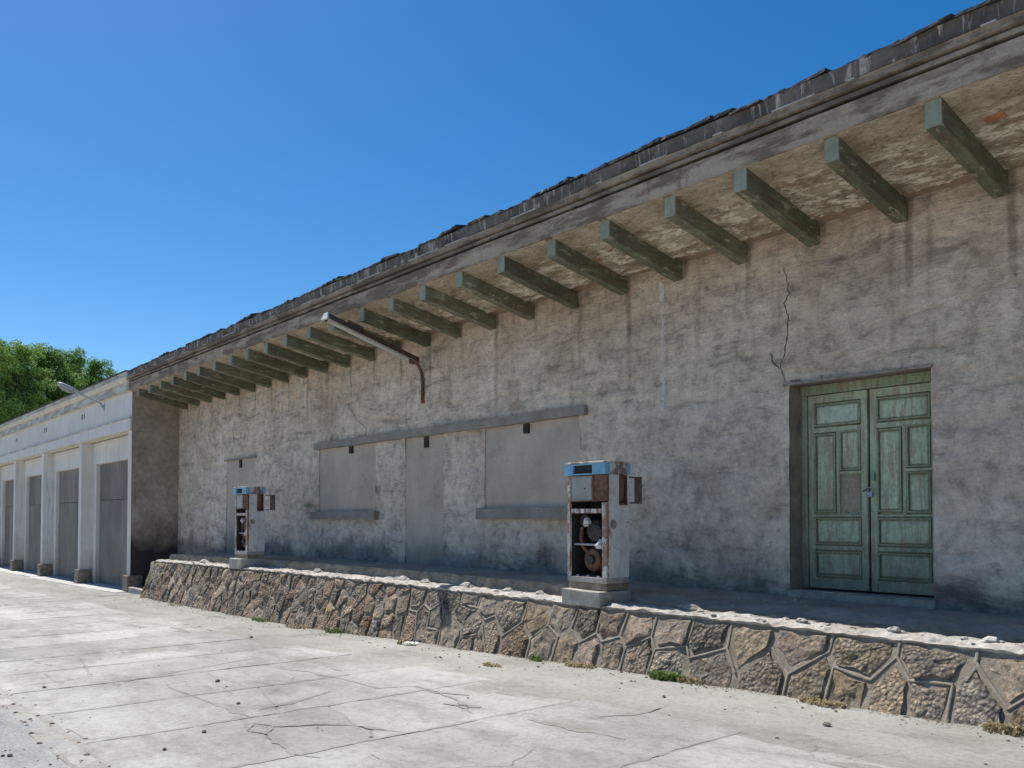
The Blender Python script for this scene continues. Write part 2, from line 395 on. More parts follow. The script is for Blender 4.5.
# ground materials
def concrete(name, c0, c1, dirt, dth, rnd=.12):
    t = NT(name, .92); p = t.pos
    c = t.ramp(t.noise(p, .8, 9, .63), [(0.30, c0), (0.68, c1)])
    if rnd:
        r = t.rand(); c = t.mul(c, t.rng(r, 0, 1, 1 - rnd, 1 + rnd * .6))
    d = t.noise(t.mp(p, (.55, 1.3, 1)), 1.2, 12, .74)
    c = t.mix(t.ramp(d, [(dth, 0.0), (dth + .14, .85)]), c, dirt)
    wp = t.add(p, t.noisec(p, 2.2, 5), .45)
    cr = t.vor(t.mp(wp, (1, 1, .01)), .62, 'DISTANCE_TO_EDGE')
    crm = t.ramp(cr, [(0.0, .55), (0.005, .38), (0.013, 0.0)])
    gate = t.ramp(t.noise(p, .5, 3), [(0.54, 0.0), (0.62, .8)])
    c = t.mix(t.math('MULTIPLY', crm, gate), c, (.22,.205,.18))
    c = t.mul(c, t.ramp(t.noise(p, 14, 8, .75), [(0.32, .76), (0.5, 1.0), (0.7, 1.1)]))
    c = t.mul(c, t.ramp(t.noise(t.mp(p, (.35, 1, 1)), .42, 8, .66), [(0.35, .76), (0.65, 1.1)]))
    oil = t.noise(t.mp(p, (1, 1, 1), (8, 3, 0)), .9, 5, .55)
    c = t.mul(c, t.ramp(oil, [(0.62, 1.0), (0.72, .74)]))
    c = t.mul(c, t.ramp(t.noise(p, 90, 3, .7), [(0.3, .82), (0.7, 1.1)]))
    spk = t.vor(p, 7.0)
    c = t.mul(c, t.ramp(spk, [(0.045, .45), (0.075, 1.0)]))
    h = t.math('SUBTRACT', t.noise(p, 18, 9, .75), t.math('MULTIPLY', t.math('MULTIPLY', crm, gate), 2.0))
    t.out(c, t.bump(h, .6, .02))
concrete('slab', (.335,.325,.302), (.49,.48,.455), (.27,.255,.228), .485)
concrete('dusty', (.30,.287,.262), (.39,.375,.345), (.24,.225,.20), .52, 0)
concrete('joint_fill', (.28,.265,.24), (.39,.372,.342), (.27,.255,.23), .5, 0)
concrete('pale_apron', (.50,.49,.465), (.60,.59,.56), (.36,.34,.30), .60, 0)
t = NT('asphalt', .93); p = t.pos; x, y, z = t.xyz(p)
c = t.ramp(t.noise(t.mp(p, (.5, 2.2, 1)), .9, 9, .65), [(0.32, (.19,.19,.19)), (0.5, (.26,.26,.255)), (0.66, (.42,.41,.385))])
du = t.math('ADD', y, t.math('MULTIPLY', t.noise(t.mp(p, (.7, 1, 1)), 2.0, 9, .7), 1.5))
c = t.mix(t.rng(du, 2.05, 2.6), c, (.37,.355,.325))
c = t.mul(c, t.ramp(t.vor(p, 38), [(0.1, .72), (0.5, 1.12)]))
c = t.mix(t.ramp(t.vor(p, 16), [(0.10, .7), (0.16, 0.0)]), c, (.42,.41,.39))
t.out(c, t.bump(t.math('ADD', t.vor(p, 45), t.noise(p, 25, 6, .7)), .5, .012))
simple('edge_strip', (.27,.26,.24), (.45,.435,.40), 3.2, .93, .9, .03, 16)

# pump paints
def pump_paint(name, base, chips, thr, rough=.5):
    t = NT(name, rough); p = t.obj
    c = t.ramp(t.noise(p, 3, 6, .6), [(0.3, tuple(v * .85 for v in base)), (0.7, base)])
    st = t.noise(t.mp(p, (4.5, 4.5, 2.2)), 1.6, 10, .74)
    c = t.mix(t.ramp(st, [(thr, 0.0), (thr + .04, .9)]), c, chips)
    gr = t.noise(t.mp(p, (2, 2, 1.2)), 3, 8, .7)
    c = t.mul(c, t.ramp(gr, [(0.34, .74), (0.52, 1.0)]))
    sp = t.noise(p, 17, 5, .6)
    c = t.mix(t.ramp(sp, [(0.66, 0.0), (0.68, 1.0)]), c, (.10,.055,.035))
    t.out(c, t.bump(t.noise(p, 30, 5, .7), .15, .003))
pump_paint('pump_white', (.68,.66,.63), (.32,.19,.115), .60)
pump_paint('pump_post', (.72,.68,.63), (.28,.13,.075), .47)
pump_paint('pump_blue', (.22,.47,.66), (.62,.63,.62), .57, .5)
pump_paint('pump_cap', (.62,.59,.54), (.20,.13,.09), .50)

# foliage
def leafmat(name, a, b):
    t = NT(name, .6); g = t.geo.outputs['Random Per Island']
    c = t.ramp(g, [(0.0, a), (1.0, b)])
    big = t.ramp(t.noise(t.pos, .35, 3), [(0.35, .75), (0.65, 1.25)])
    c = t.mul(c, big)
    t.out(c)
    tr = t.n.new('ShaderNodeBsdfTranslucent'); t.L(c, tr.inputs[0])
    mx = t.n.new('ShaderNodeMixShader'); mx.inputs[0].default_value = .35
    t.L(t.b.outputs[0], mx.inputs[1]); t.L(tr.outputs[0], mx.inputs[2])
    t.L(mx.outputs[0], t.n['Material Output'].inputs['Surface'])
leafmat('leaf', (.075,.175,.035), (.23,.39,.075))
leafmat('leaf_pale', (.13,.24,.05), (.32,.46,.12))
leafmat('weed', (.08,.14,.035), (.20,.28,.08))
leafmat('dry', (.28,.22,.12), (.45,.38,.22))

# ================================================================== SETTING
R = random.Random(7)
def frange(a, b, st):
    n = max(1, int(round((b - a) / st))); return [a + (b - a) * i / n for i in range(n + 1)]
# ground sheet
m = MB(); xs = [-700, -300, -120] + frange(-60, 30, 3) + [120, 300, 700]; ys = [-700, -200, -60, -20, -7, 1.55, 9.2, 20, 60, 200, 700]
vs = [(x, y, zg(x) - .10) for y in ys for x in xs]; nx = len(xs)
m.add(vs, [(j*nx+i, j*nx+i+1, (j+1)*nx+i+1, (j+1)*nx+i) for j in range(len(ys)-1) for i in range(nx-1)], True)
tag(m.build('ground', 'terrain'), kind='structure')
def strip(name, mat, x0, x1, y0, y1, dz, sx=.5, sy=.25, amp=0.0, f=1.0, kind='structure', parent=None):
    m = MB(); xs = frange(x0, x1, sx); ys = frange(y0, y1, sy); nx = len(xs)
    m.add([(x, y, zg(x) + dz + amp * nz(x*f, y*f, 3)) for y in ys for x in xs],
          [(j*nx+i, j*nx+i+1, (j+1)*nx+i+1, (j+1)*nx+i) for j in range(len(ys)-1) for i in range(nx-1)], True)
    return tag(m.build(name, mat, parent), kind=kind)
YR = 1.62; YJ = 5.45
strip('road', 'asphalt', -110, 30, -7.0, YR - .02, -.006, .16, .10, .020, 2.2)
strip('dusty_pavement', 'dusty', -110, 14, YJ - .35, 9.0, -.004, .12, .10, .014, 1.7)
strip('dirt_fill', 'joint_fill', -110, 14, YR - .20, YJ + .1, -.0045, .25, .25, .0025, 2.0)
apron = bpy.data.objects.new('concrete_pavement', None); COL.objects.link(apron); tag(apron, kind='structure')
def piece(name, poly, top, mat, parent, depth=.07, bev=.012, jit=.004):
    # poly: outline (x,y) counter-clockwise, gets worn edge
    n = len(poly); cx = sum(p[0] for p in poly)/n; cy = sum(p[1] for p in poly)/n
    def inset(p, d):
        v = Vector((cx - p[0], cy - p[1])); L = v.length
        return (p[0] + v.x/L*d, p[1] + v.y/L*d)
    o = [inset(p, R.uniform(0, jit)) for p in poly]; i_ = [inset(p, bev + R.uniform(0, jit)) for p in o]
    vs = [(x, y, top(x, y) - depth) for x, y in o] + [(x, y, top(x, y) - bev*.6) for x, y in o] + [(x, y, top(x, y)) for x, y in i_]
    fs = [(k, (k+1) % n, n+(k+1) % n, n+k) for k in range(n)] + [(n+k, n+(k+1) % n, 2*n+(k+1) % n, 2*n+k) for k in range(n)] + [tuple(range(2*n, 3*n))]
    return MB().add(vs, fs).build(name, mat, parent)
def jag(a, b, step, amp):
    L = math.hypot(b[0]-a[0], b[1]-a[1]); n = max(1, int(L/step)); nx_, ny_ = -(b[1]-a[1])/L, (b[0]-a[0])/L
    out = []
    for k in range(n):
        t_ = k/n; e = R.uniform(-amp, amp) if k else 0
        out.append((a[0]+(b[0]-a[0])*t_ + nx_*e, a[1]+(b[1]-a[1])*t_ + ny_*e))
    return out
xj = [9.0, 7.3, 5.6, 4.1, 2.4, .8, -.75, -2.3, -3.8, -5.52, -6.95, -8.4, -9.9]
while xj[-1] > -62: xj.append(xj[-1] - R.uniform(1.45, 1.75) * (1 if xj[-1] > -30 else 2.4))
for k, (xb, xa) in enumerate(zip(xj, xj[1:])):
    dz = R.uniform(-.001, .001); tx = 0.0
    top = lambda x, y, dz=dz, tx=tx, xa=xa: zg(x) + dz + tx * (x - xa)
    g = .004 + R.uniform(0, .006)
    cuts = [YR + R.uniform(-.03, .05)]
    if xa > -30 and (k in (9, 10, 11, 13, 16) or R.random() < .25): cuts.append(R.uniform(2.9, 4.2))
    cuts.append(YJ + R.uniform(-.12, .12))
    shared = None
    for y0, y1 in zip(cuts, cuts[1:]):
        last = (y1 == cuts[-1])
        bottom = shared if shared else jag((xa+g, y0), (xb-g, y0), .16, .015)
        yr_ = y1 + (0 if last else R.uniform(-.5, .5))
        topl = jag((xb-g, yr_), (xa+g, y1), .14, .03 if not last else .05)
        end_b = bottom[-1][1]
        right = jag((xb-g, end_b if shared else y0), (xb-g, yr_), .11, .009)
        left = jag((xa+g, y1), (xa+g, bottom[0][1]), .11, .009)
        piece('slab', bottom + right + topl + left, top, 'slab', apron)
        gp = .009
        shared = None if last else [(x, y + gp) for x, y in [(xa+g, y1)] + topl[:0:-1] + [(xb-g, yr_)]]
def gpt(px, py):
    z = -1.7
    for _ in range(6):
        d = F*(-z)/(py-HOR); l = (px-512)/F*d; x = -CA*d + SA*l; y = SA*d + CA*l; z = zg(x) - EYE
    return Vector((x, y, zg(x)))
def dirt_line(P, w, name='joint_dirt', seed=0.0, gaps=True):
    Q = []
    for a, b in zip(P, P[1:]):
        a = Vector(a[:2]); b = Vector(b[:2]); n = max(1, int((b-a).length/.045)); Q += [a.lerp(b, k/n) for k in range(n)]
    Q.append(Vector(P[-1][:2])); vs = []; N = len(Q)
    for i, q in enumerate(Q):
        t_ = (Q[min(i+1, N-1)] - Q[max(i-1, 0)]).normalized(); nr = Vector((-t_.y, t_.x))
        ww = w*(.45 + 1.3*nz(q.x*1.1, q.y*1.1, seed) + .9*nz(q.x*5, q.y*5, seed+3) + .5*nz(q.x*15, q.y*15, seed))
        if not gaps: ww = max(ww, w*.22)
        ww = max(.0012, ww) * min(1, .25 + min(i, N-1-i)*.12)
        sh = nr*(.03*nz(q.x*2.3, q.y*2.3, seed+7) + .014*nz(q.x*9, q.y*9, seed+9)) 
        for e in (-1, 1):
            v = q + nr*ww*e*R.uniform(.7, 1.2) + sh; vs.append((v.x, v.y, zg(v.x) + .0030))
    MB().add(vs, [(2*i, 2*i+1, 2*i+3, 2*i+2) for i in range(N-1)]).build(name, 'joint_fill', apron)
for k, xx in enumerate(xj):
    if -34 < xx < 4: dirt_line([(xx, YR + .05), (xx + R.uniform(-.03, .03), YJ - R.uniform(.1, .9))], .036, seed=k*1.7)
for k, pts in enumerate(([(245, 719), (250, 730), (270, 732), (282, 742), (295, 752), (322, 756)], [(250, 715), (222, 704), (200, 697), (172, 687), (165, 680)], [(272, 725), (318, 722), (360, 725), (405, 731)],
        [(280, 668), (310, 671), (350, 680), (380, 687), (415, 685), (455, 698), (475, 713)], [(125, 681), (180, 671), (259, 657)], [(22, 685), (60, 681), (94, 676)], [(250, 730), (256, 722), (274, 724), (270, 732)],
        [(415, 685), (440, 692), (470, 694)], [(70, 727), (90, 738), (120, 735)], [(93, 676), (87, 665), (80, 655)], [(600, 716), (640, 712), (668, 704)], [(330, 690), (300, 700), (262, 709)])):
    dirt_line([gpt(*q) for q in pts], .040, 'crack', k*2.3 + 40, False)
for k in range(26):    # stray patches of dirt
    x0 = R.uniform(-24, -1); y0 = R.uniform(1.9, 6.3); L = R.uniform(.25, 1.1)
    dirt_line([(x0, y0), (x0 + L, y0 + R.uniform(-.15, .15))], R.uniform(.03, .07), 'dirt_patch', k*3.1 + 90)
# worn concrete strip along the road edge
for k in range(46):
    xa = -62 + k * 1.55
    if R.random() < .3: continue
    piece('edge_stone', jag((xa+.01, YR-.16), (xa+1.54, YR-.16), .2, .02) + [(xa+1.54, YR-.16)] + jag((xa+1.54, YR-.015), (xa+.01, YR-.015), .3, .008),
          lambda x, y: zg(x) - .004, 'edge_strip', apron)

# ================================================================== STORE BUILDING
store = empty('store_building', (0, YW, EYE - 1), 'long weathered grey stucco warehouse with deep eave on green beams', 'building')
def S(o): return child(o, store)
# wall with openings
Wn = lambda a, b, c, d: (aX(a, YW), aX(b, YW), c, d)
X_ = lambda px: aX(px, YW)
ztop_l = aZ(346, 446, YW)
holes = [  # x0,x1,z0,z1,depth,name
    (X_(319), X_(375.5), aZ(347, 512, YW), EYE + 1.53, .030, 'w1'),
    (X_(405.5), X_(443.5), EYE - .92, EYE + 1.53, .022, 'd1'),
    (X_(485), X_(580), aZ(532, 508.5, YW), EYE + 1.53, .030, 'w2'),
    (X_(226.5), X_(255), EYE - 1.0, aZ(241, 459, YW), .022, 'd0'),
    (X_(789.5), X_(933), EYE - .84, aZ(789.5, 384.5, YW), None, 'door')]
xs = sorted(set(frange(XC, XR, .06) + [h[0] for h in holes] + [h[1] for h in holes]))
zs = sorted(set(frange(EYE - 2.4, EYE + 3.725, .05) + [h[2] for h in holes] + [h[3] for h in holes]))
def near(v, L):  # drop grid lines crowding an opening edge
    return any(0 < abs(v - q) < .02 for q in L)
hx = [h[0] for h in holes] + [h[1] for h in holes]; hz = [h[2] for h in holes] + [h[3] for h in holes]
xs = [x for x in xs if x in hx or not near(x, hx)]; zs = [z for z in zs if z in hz or not near(z, hz)]
def wy(x, z):
    return YW - .020 * nz(x*.8, z*.8, 1) - .015 * nz(x*2.0 + z*.5, z*3.6, 7) - .010 * nz(x*4.6 + z, z*8.5, 4)
m = MB(); nx = len(xs); vs = []
for z in zs:
    for x in xs: vs.append((x, wy(x, z), z))
fs = []
for j in range(len(zs)-1):
    for i in range(nx-1):
        cx, cz = (xs[i]+xs[i+1])/2, (zs[j]+zs[j+1])/2
        if any(h[0] < cx < h[1] and h[2] < cz < h[3] for h in holes): continue
        fs.append((j*nx+i, j*nx+i+1, (j+1)*nx+i+1, (j+1)*nx+i))
m.add(vs, fs, True); m.add([(XC, YW+.55, EYE-2.4), (XR, YW+.55, EYE-2.4), (XR, YW+.55, EYE+3.72), (XC, YW+.55, EYE+3.72)], [(3,2,1,0)])
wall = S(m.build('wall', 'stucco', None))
wall['label'] = 'patched grey stucco front wall with dark runoff streaks'
def W(o): return child(o, wall)
W_off = None
for (x0, x1, z0, z1, dep, nm) in holes:
    if dep is None: continue
    mm = MB(); gx = frange(x0, x1, .12); gz = frange(z0, z1, .12); q = len(gx)
    mm.add([(x, YW + dep - .012 - .006*nz(x*1.5, z*1.5, 9), z) for z in gz for x in gx],
           [(j*q+i, j*q+i+1, (j+1)*q+i+1, (j+1)*q+i) for j in range(len(gz)-1) for i in range(q-1)], True)
    # side returns
    a = .045
    mm.add([(x0, YW-a, z0), (x0, YW+dep, z0), (x0, YW+dep, z1), (x0, YW-a, z1)], [])
    o = mm.build('door_infill' if nm[0] == 'd' else 'window_infill', 'cement'); S(o)
    o['label'] = {'w1': 'smaller cemented-up window', 'd1': 'tall cemented-up doorway between the two blind windows', 'w2': 'larger cemented-up window', 'd0': 'narrow cemented-up doorway behind the far pump'}[nm]
    # thin returns around the recess so that no gap shows
    rm = MB(); y0, y1 = YW - .028, YW + dep + .05
    for (ax, bx, az, bz) in ((x0-.012, x0, z0, z1), (x1, x1+.012, z0, z1), (x0-.012, x1+.012, z1, z1+.012)):
        rm.box(ax, bx, YW - .004, y1, az, bz)
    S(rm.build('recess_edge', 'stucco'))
# lintel, sills, vent slots
lz0, lz1 = aZ(317, 449.5, YW), aZ(317, 441.5, YW)
def rough_bar(x0, x1, y0, y1, z0, z1, seg, amp):
    m = MB(); n = max(2, int((x1-x0)/seg)); vs = []
    for i in range(n+1):
        x = x0 + (x1-x0)*i/n
        for (y, z) in ((y0, z0), (y0, z1), (y1, z1), (y1, z0)):
            vs.append((x, y + amp*nz(x*3, z*5, y), z + amp*nz(x*2.1, 5+z*3, y)))
    fs = [(4*i+k, 4*i+(k+1) % 4, 4*i+4+(k+1) % 4, 4*i+4+k) for i in range(n) for k in range(4)] + [(3,2,1,0), (4*n, 4*n+1, 4*n+2, 4*n+3)]
    return m.add(vs, fs)
lin0, lin1 = X_(317), X_(588)
o = rough_bar(lin0, lin1, YW-.085, YW+.05, EYE+1.500, EYE+1.640, .15, .012).build('lintel', 'lintel'); S(o)
S(rough_bar(X_(315), X_(379), YW-.11, YW+.04, aZ(347, 519.5, YW), aZ(347, 511.5, YW), .12, .016).build('sill', 'lintel'))
S(rough_bar(X_(481), X_(584), YW-.11, YW+.04, aZ(525, 519.5, YW), aZ(525, 508, YW), .12, .016).build('sill', 'lintel'))
S(rough_bar(X_(225.5), X_(256), YW-.05, YW+.04, aZ(240, 459.5, YW), aZ(240, 457.8, YW), .2, .006).build('lintel', 'lintel'))
for (px, py, w, h) in ((351, 449.8, 3, 7), (426.5, 442, 3.8, 11), (526.5, 428.5, 4.8, 9.5), (240.5, 463.5, 1.7, 8.5)):
    x0, x1 = X_(px - w/2), X_(px + w/2); z0, z1 = aZ(px, py + h/2, YW), aZ(px, py + h/2 - h, YW)
    mm = MB(); mm.box(x0, x1, YW - .022, YW + .03, z0, z1)
    S(mm.build('vent_slot', 'slot'))
# cracks and lime runs: thin jagged strips on the plaster
def crack(pts, w0, mat='crack', name='crack', off=.034, jitter=.014):
    lo, hi = (.35, 1.0) if mat == 'crack' else (.15, 1.5)
    P = []
    for (a, b) in zip(pts, pts[1:]):
        A = at(a[0], a[1], YW); B = at(b[0], b[1], YW); n = max(2, int((B-A).length/.035))
        for k in range(n): P.append(A.lerp(B, k/n))
    P.append(at(*pts[-1], YW))
    vs = []; fs = []
    for i, p in enumerate(P):
        jx = R.uniform(-jitter, jitter); w = w0 * R.uniform(lo, hi) * min(1, .3 + 4*min(i, len(P)-1-i)/len(P))
        y = wy(p.x, p.z) - .004
        vs += [(p.x+jx-w, y, p.z), (p.x+jx+w, y, p.z)]
    fs = [(2*i, 2*i+1, 2*i+3, 2*i+2) for i in range(len(P)-1)]
    m = MB(); m.add(vs, fs)
    b = len(vs); m.add([(x, y+.03, z) for x, y, z in vs], [])
    for i in range(len(P)-1):
        m.f += [[2*i, 2*i+2, b+2*i+2, b+2*i], [2*i+1, b+2*i+1, b+2*i+3, 2*i+3]]; m.sm += [False, False]
    return W(m.build(name, mat))
crack([(785, 263), (789, 275), (791, 292), (786, 302), (790, 318), (788, 335), (786, 352), (781, 365), (786, 382)], .009)
crack([(346, 402), (356, 420), (366, 428), (364, 440)], .012)
crack([(771, 352), (775, 362), (780, 368)], .016)
crack([(232, 428), (234, 445), (230, 456)], .010)
crack([(663, 372), (664.5, 390), (664, 414)], .026, 'lime', 'lime_run')
crack([(662.5, 300), (664, 330), (663.5, 366)], .012, 'lime', 'lime_run')
crack([(661, 281), (663, 290), (662, 300)], .05, 'lime', 'lime_run')
crack([(203, 402), (208, 411), (212, 420)], .03, 'lime', 'lime_run')
crack([(297, 381), (301, 392), (303, 402)], .026, 'lime', 'lime_run')
crack([(279, 388), (280, 396), (279, 404)], .02, 'lime', 'lime_run')
crack([(350, 372), (352, 378), (351, 383)], .018, 'lime', 'lime_run')

# --- door
dx0, dx1, dz0, dz1 = holes[4][:4]; YD = YW + .29
mm = MB()
for a_, b_ in ((dx0-.05, dx0-.001), (dx1+.001, dx1+.05)):
    S(MB().box(a_, b_, YW+.02, YW+.5, dz0-.1, dz1+.05).build('door_jamb', 'reveal'))
mm = MB(); mm.box(dx0-.05, dx1+.05, YW+.02, YW+.5, dz1-.002, dz1+.06); S(mm.build('door_head', 'reveal'))
S(rough_bar(dx0-.06, dx1+.02, YW-.038, YW+.06, dz1-.012, dz1+.018, .1, .008).build('plaster_edge', 'rust_pale'))
mm = MB(); mm.box(dx0-.02, dx1+.02, YW-.03, YW+.6, dz0-.16, dz0-.012); S(mm.build('threshold', 'platform_floor'))
fh = .115
mm = MB(); mm.box(dx0, dx0+.075, YD-.03, YD+.07, dz0, dz1-fh); mm.box(dx1-.06, dx1, YD-.03, YD+.07, dz0, dz1-fh); mm.box(dx0, dx1, YD-.045, YD+.07, dz1-fh, dz1-.004)
S(mm.build('door_frame', 'frame_green', bevel=.006))
mm = MB(); mm.box(dx0, dx1, YD+.10, YD+.14, dz0, dz1); S(mm.build('door_backing', 'slot'))
def make_leaf(x0, x1, bare, right):
    z0, z1 = dz0 + .012, dz1 - fh - .008; w = x1-x0; h = z1-z0
    leaf = bpy.data.objects.new('door_leaf', None); COL.objects.link(leaf); leaf.location = (x0, YD, z0); child(leaf, store)
    leaf['label'] = 'right green door leaf' if right else 'left green door leaf with one bare brown panel'
    def part(mm, name, mat, bevel=0.0):
        o = mm.build(name, mat, None, bevel); o.parent = leaf; o.location = (0, 0, 0); return o
    y0, y1 = -.012, .045
    pan = [(.13, .87, .845, .945), (.13, .45, .40, .79), (.57, .87, .612, .80), (.57, .87, .395, .575), (.13, .87, .235, .355), (.13, .87, .07, .185)]
    def bx(u0, u1, v0, v1, a, b): return MB().box(u0*w, u1*w, a, b, v0*h, v1*h)
    part(bx(0, .105, 0, 1, y0, y1), 'stile', 'door_green', .004); part(bx(.895, 1, 0, 1, y0, y1), 'stile', 'door_green', .004)
    for (a, b) in ((0, .05), (.205, .217), (.375, .380), (.81, .825), (.965, 1)):
        pass
    for (a, b) in ((0, .055), (.20, .22), (.37, .38), (.805, .83), (.96, 1)):
        part(bx(.1055, .8945, a, b, y0 + .0015, y1), 'rail', 'door_green', .002)
    part(bx(.485, .535, .3805, .8045, y0 + .002, y1), 'mullion', 'door_green', .002)
    part(bx(.5355, .8945, .585, .60, y0 + .0025, y1), 'rail', 'door_green', .002)
    part(MB().box(.01, w-.01, .022, .04, .01, h-.01), 'back_board', 'frame_green')
    for k, (u0, u1, v0, v1) in enumerate(pan):
        mat = 'panel_green'
        if bare and k == 3: mat = 'bare_panel'
        if bare and k == 0: mat = 'panel_pale'
        mm = MB(); a, b, c, d = u0*w, u1*w, v0*h, v1*h; e = .022
        yb, yf = .018, (-.004 if mat != 'bare_panel' else .010)
        mm.add([(a,yb,c),(b,yb,c),(b,yb,d),(a,yb,d),(a+e,yf,c+e),(b-e,yf,c+e),(b-e,yf,d-e),(a+e,yf,d-e)],
               [(4,5,6,7),(0,1,5,4),(1,2,6,5),(2,3,7,6),(3,0,4,7)])
        part(mm, 'panel', mat)
        if mat != 'bare_panel':
            mo = MB(); q = .016
            for (A, B, C, D) in ((a-q, b+q, c-q, c), (a-q, b+q, d, d+q), (a-q, a, c, d), (b, b+q, c, d)):
                mo.box(A, B, y0 - .012, .02, C, D)
            part(mo, 'moulding', 'frame_green')
    return leaf
xm = (dx0 + dx1) / 2 + .005
make_leaf(dx0 + .085, xm - .018, True, False)
lf = make_leaf(xm + .014, dx1 - .064, False, True); lf.rotation_euler = (0, 0, math.radians(1.0))
p = at(873.5, 477, YD - .03)
S(MB().box(p.x-.018, p.x+.018, YD-.05, YD-.012, p.z-.04, p.z+.05).build('latch', 'brass', bevel=.003))
p = at(870, 491, YD - .05)
lock = empty('padlock', (p.x, YD - .05, p.z - .035), 'small bluish padlock hanging on the green double door', 'padlock')
MB().box(-.030, .030, -.012, .012, -.03, .028).build('lock_body', 'padlock', lock, bevel=.005)
MB().tube([(-.02, 0, .02)] + [(-.02*math.cos(a), 0, .05 + .025*math.sin(a)) for a in [math.pi*i/8 for i in range(9)]] + [(.02, 0, .02)], .005, 8).build('shackle', 'galv', lock)
S(MB().tube([(p.x-.09, YD-.03, p.z+.0), (p.x-.04, YD-.045, p.z+.02), (p.x, YD-.05, p.z+.03)], .007, 6).build('chain', 'dark_metal'))

# --- eave: beams, soffit, fascia, cornice, tiles
BF, BWY = 7.47, YW + .10
zbf0, zbf1, zbw0, zbw1 = EYE+3.375, EYE+3.60, EYE+3.10, EYE+3.33   # beam bottom/top at front and at wall
sl0 = (zbf0 - zbw0)/(YW - BF)
def make_beam(xc):
    hw = .073*R.uniform(.92, 1.06); sk = R.uniform(-.02, .02); BF = 7.47 + R.uniform(-.035, .02)
    prof = []
    n = 9; mm = MB(); vs = []
    for i in range(n+1):
        tt = i/n; y = BF + .006 + (BWY-BF)*tt; z0 = zbf0 + TL(xc) - (y-BF)*sl0; z1 = z0 + .23
        for (sx, z) in ((-1, z0), (1, z0), (1, z1), (-1, z1)):
            vs.append((xc + sk*(tt-.5) + sx*(hw + .008*nz(xc*3+sx, y*5, z)), y, z + .008*nz(xc*5, y*4, sx)))
    fs = [(4*i+k, 4*i+(k+1) % 4, 4*i+4+(k+1) % 4, 4*i+4+k) for i in range(n) for k in range(4)] + [(4*n, 4*n+1, 4*n+2, 4*n+3)]
    mm.add(vs, fs)
    o = mm.build('eave_beam', 'beam_green'); S(o)
    c = MB().box(xc-sk/2-hw-.002, xc-sk/2+hw+.002, BF-.012, BF+.007, zbf0+TL(xc)-.004, zbf0+TL(xc)+.232).build('beam_end', 'beam_end', bevel=.003)
    child(c, o)
    return o
nb = 0; beams = []
for i in range(-10, 24):
    xc = BEAM_X0 - BEAM_DX*i
    if xc < XC + .12 or xc > XR - .1: continue
    beams.append(xc + R.uniform(-.02, .02)); make_beam(beams[-1])
# soffit: back board, and plaster sheets between beams with a ragged edge by the wall
YFB = 7.40
def zs_(y, x=-3): return EYE + 3.60 + TL(x) - (y - 7.40) * sl0
mm = MB(); mm.add([(x_, y_, zs_(y_, x_)+.022) for x_, y_ in ((XC, 7.43), (XR, 7.43), (XR, YW+.1), (XC, YW+.1))], [(0,1,2,3)])
S(mm.build('soffit_board', 'soffit_bare'))
bs = sorted(beams); edges = [XC] + bs + [XR]
for k in range(len(edges)-1):
    a, b = edges[k], edges[k+1]
    a2 = a + (.069 if k else 0); b2 = b - (.069 if k < len(edges)-2 else 0)
    base = YW - .10 - R.uniform(0, .07)
    back = []; n = 16
    for i in range(n+1):
        x = b2 + (a2-b2)*i/n
        back.append((x, min(YW - .03, base + .05*nz(x*4, k, 2) + R.uniform(-.018, .018))))
    out = [(a2, 7.425), (b2, 7.425)] + back
    n2 = len(out); mm = MB()
    mm.add([(x, y, zs_(y, x)) for x, y in out] + [(x, y, zs_(y, x)+.035) for x, y in out],
           [tuple(range(n2))] + [(i, (i+1) % n2, n2+(i+1) % n2, n2+i) for i in range(n2)])
    S(mm.build('soffit_panel', 'soffit'))
p = at(1001, 135, 8.1)
for (px, py, Y, L) in ((1001, 135, 7.95, .17), (598, 262, 8.2, .13)):
    x = aX(px, Y); o = MB().box(x-L/2, x+L/2, Y-.05, Y+.05, zs_(Y, x)-.010, zs_(Y, x)+.03).build('exposed_brick', 'brick', bevel=.006); S(o)
# fascia and cornice, long bars with a slight waviness
def bar_profile(prof, x0, x1, name, mat, step=.4, amp=.006):
    n = max(2, int((x1-x0)/step)); q = len(prof); mm = MB(); vs = []
    for i in range(n+1):
        x = x0 + (x1-x0)*i/n; dy = amp*nz(x*.9, 1, 2); dzz = amp*nz(x*.7, 4, 1) + TL(x)
        vs += [(x, y+dy, z+dzz) for y, z in prof]
    fs = [(q*i+k, q*i+(k+1) % q, q*i+q+(k+1) % q, q*i+q+k) for i in range(n) for k in range(q)] + [tuple(range(q))[::-1], tuple(range(q*n, q*n+q))]
    return mm.add(vs, fs).build(name, mat)
E = EYE
S(bar_profile([(7.40, E+3.605), (7.40, E+3.838), (7.62, E+3.838), (7.62, E+3.65), (7.435, E+3.602)], XC, XR, 'fascia', 'fascia'))
S(bar_profile([(7.405, E+3.878), (7.40, E+3.92), (7.445, E+3.925), (7.445, E+3.945), (7.375, E+3.952), (7.368, E+4.008), (7.36, E+4.02), (7.62, E+4.02), (7.62, E+3.878)], XC, XR, 'cornice', 'cornice'))
S(bar_profile([(7.415, E+4.055), (7.395, E+4.20), (7.60, E+4.20), (7.60, E+4.055)], XC, XR, 'tile_bedding', 'streak_band', .25, .012))
roof = MB(); roof.add([*[(x_, y_, E + z_ + TL(x_)) for y_, z_, x_ in ((7.42, 4.205, XC), (7.42, 4.205, XR), (16.5, 5.2, XR), (16.5, 5.2, XC), (7.42, 4.17, XC), (7.42, 4.17, XR), (16.5, 5.16, XR), (16.5, 5.16, XC))]],
    [(0,1,2,3), (4,7,6,5), (0,4,5,1), (1,5,6,2), (2,6,7,3), (3,7,4,0)])
roof = S(roof.build('roof', 'roof_sheet'))
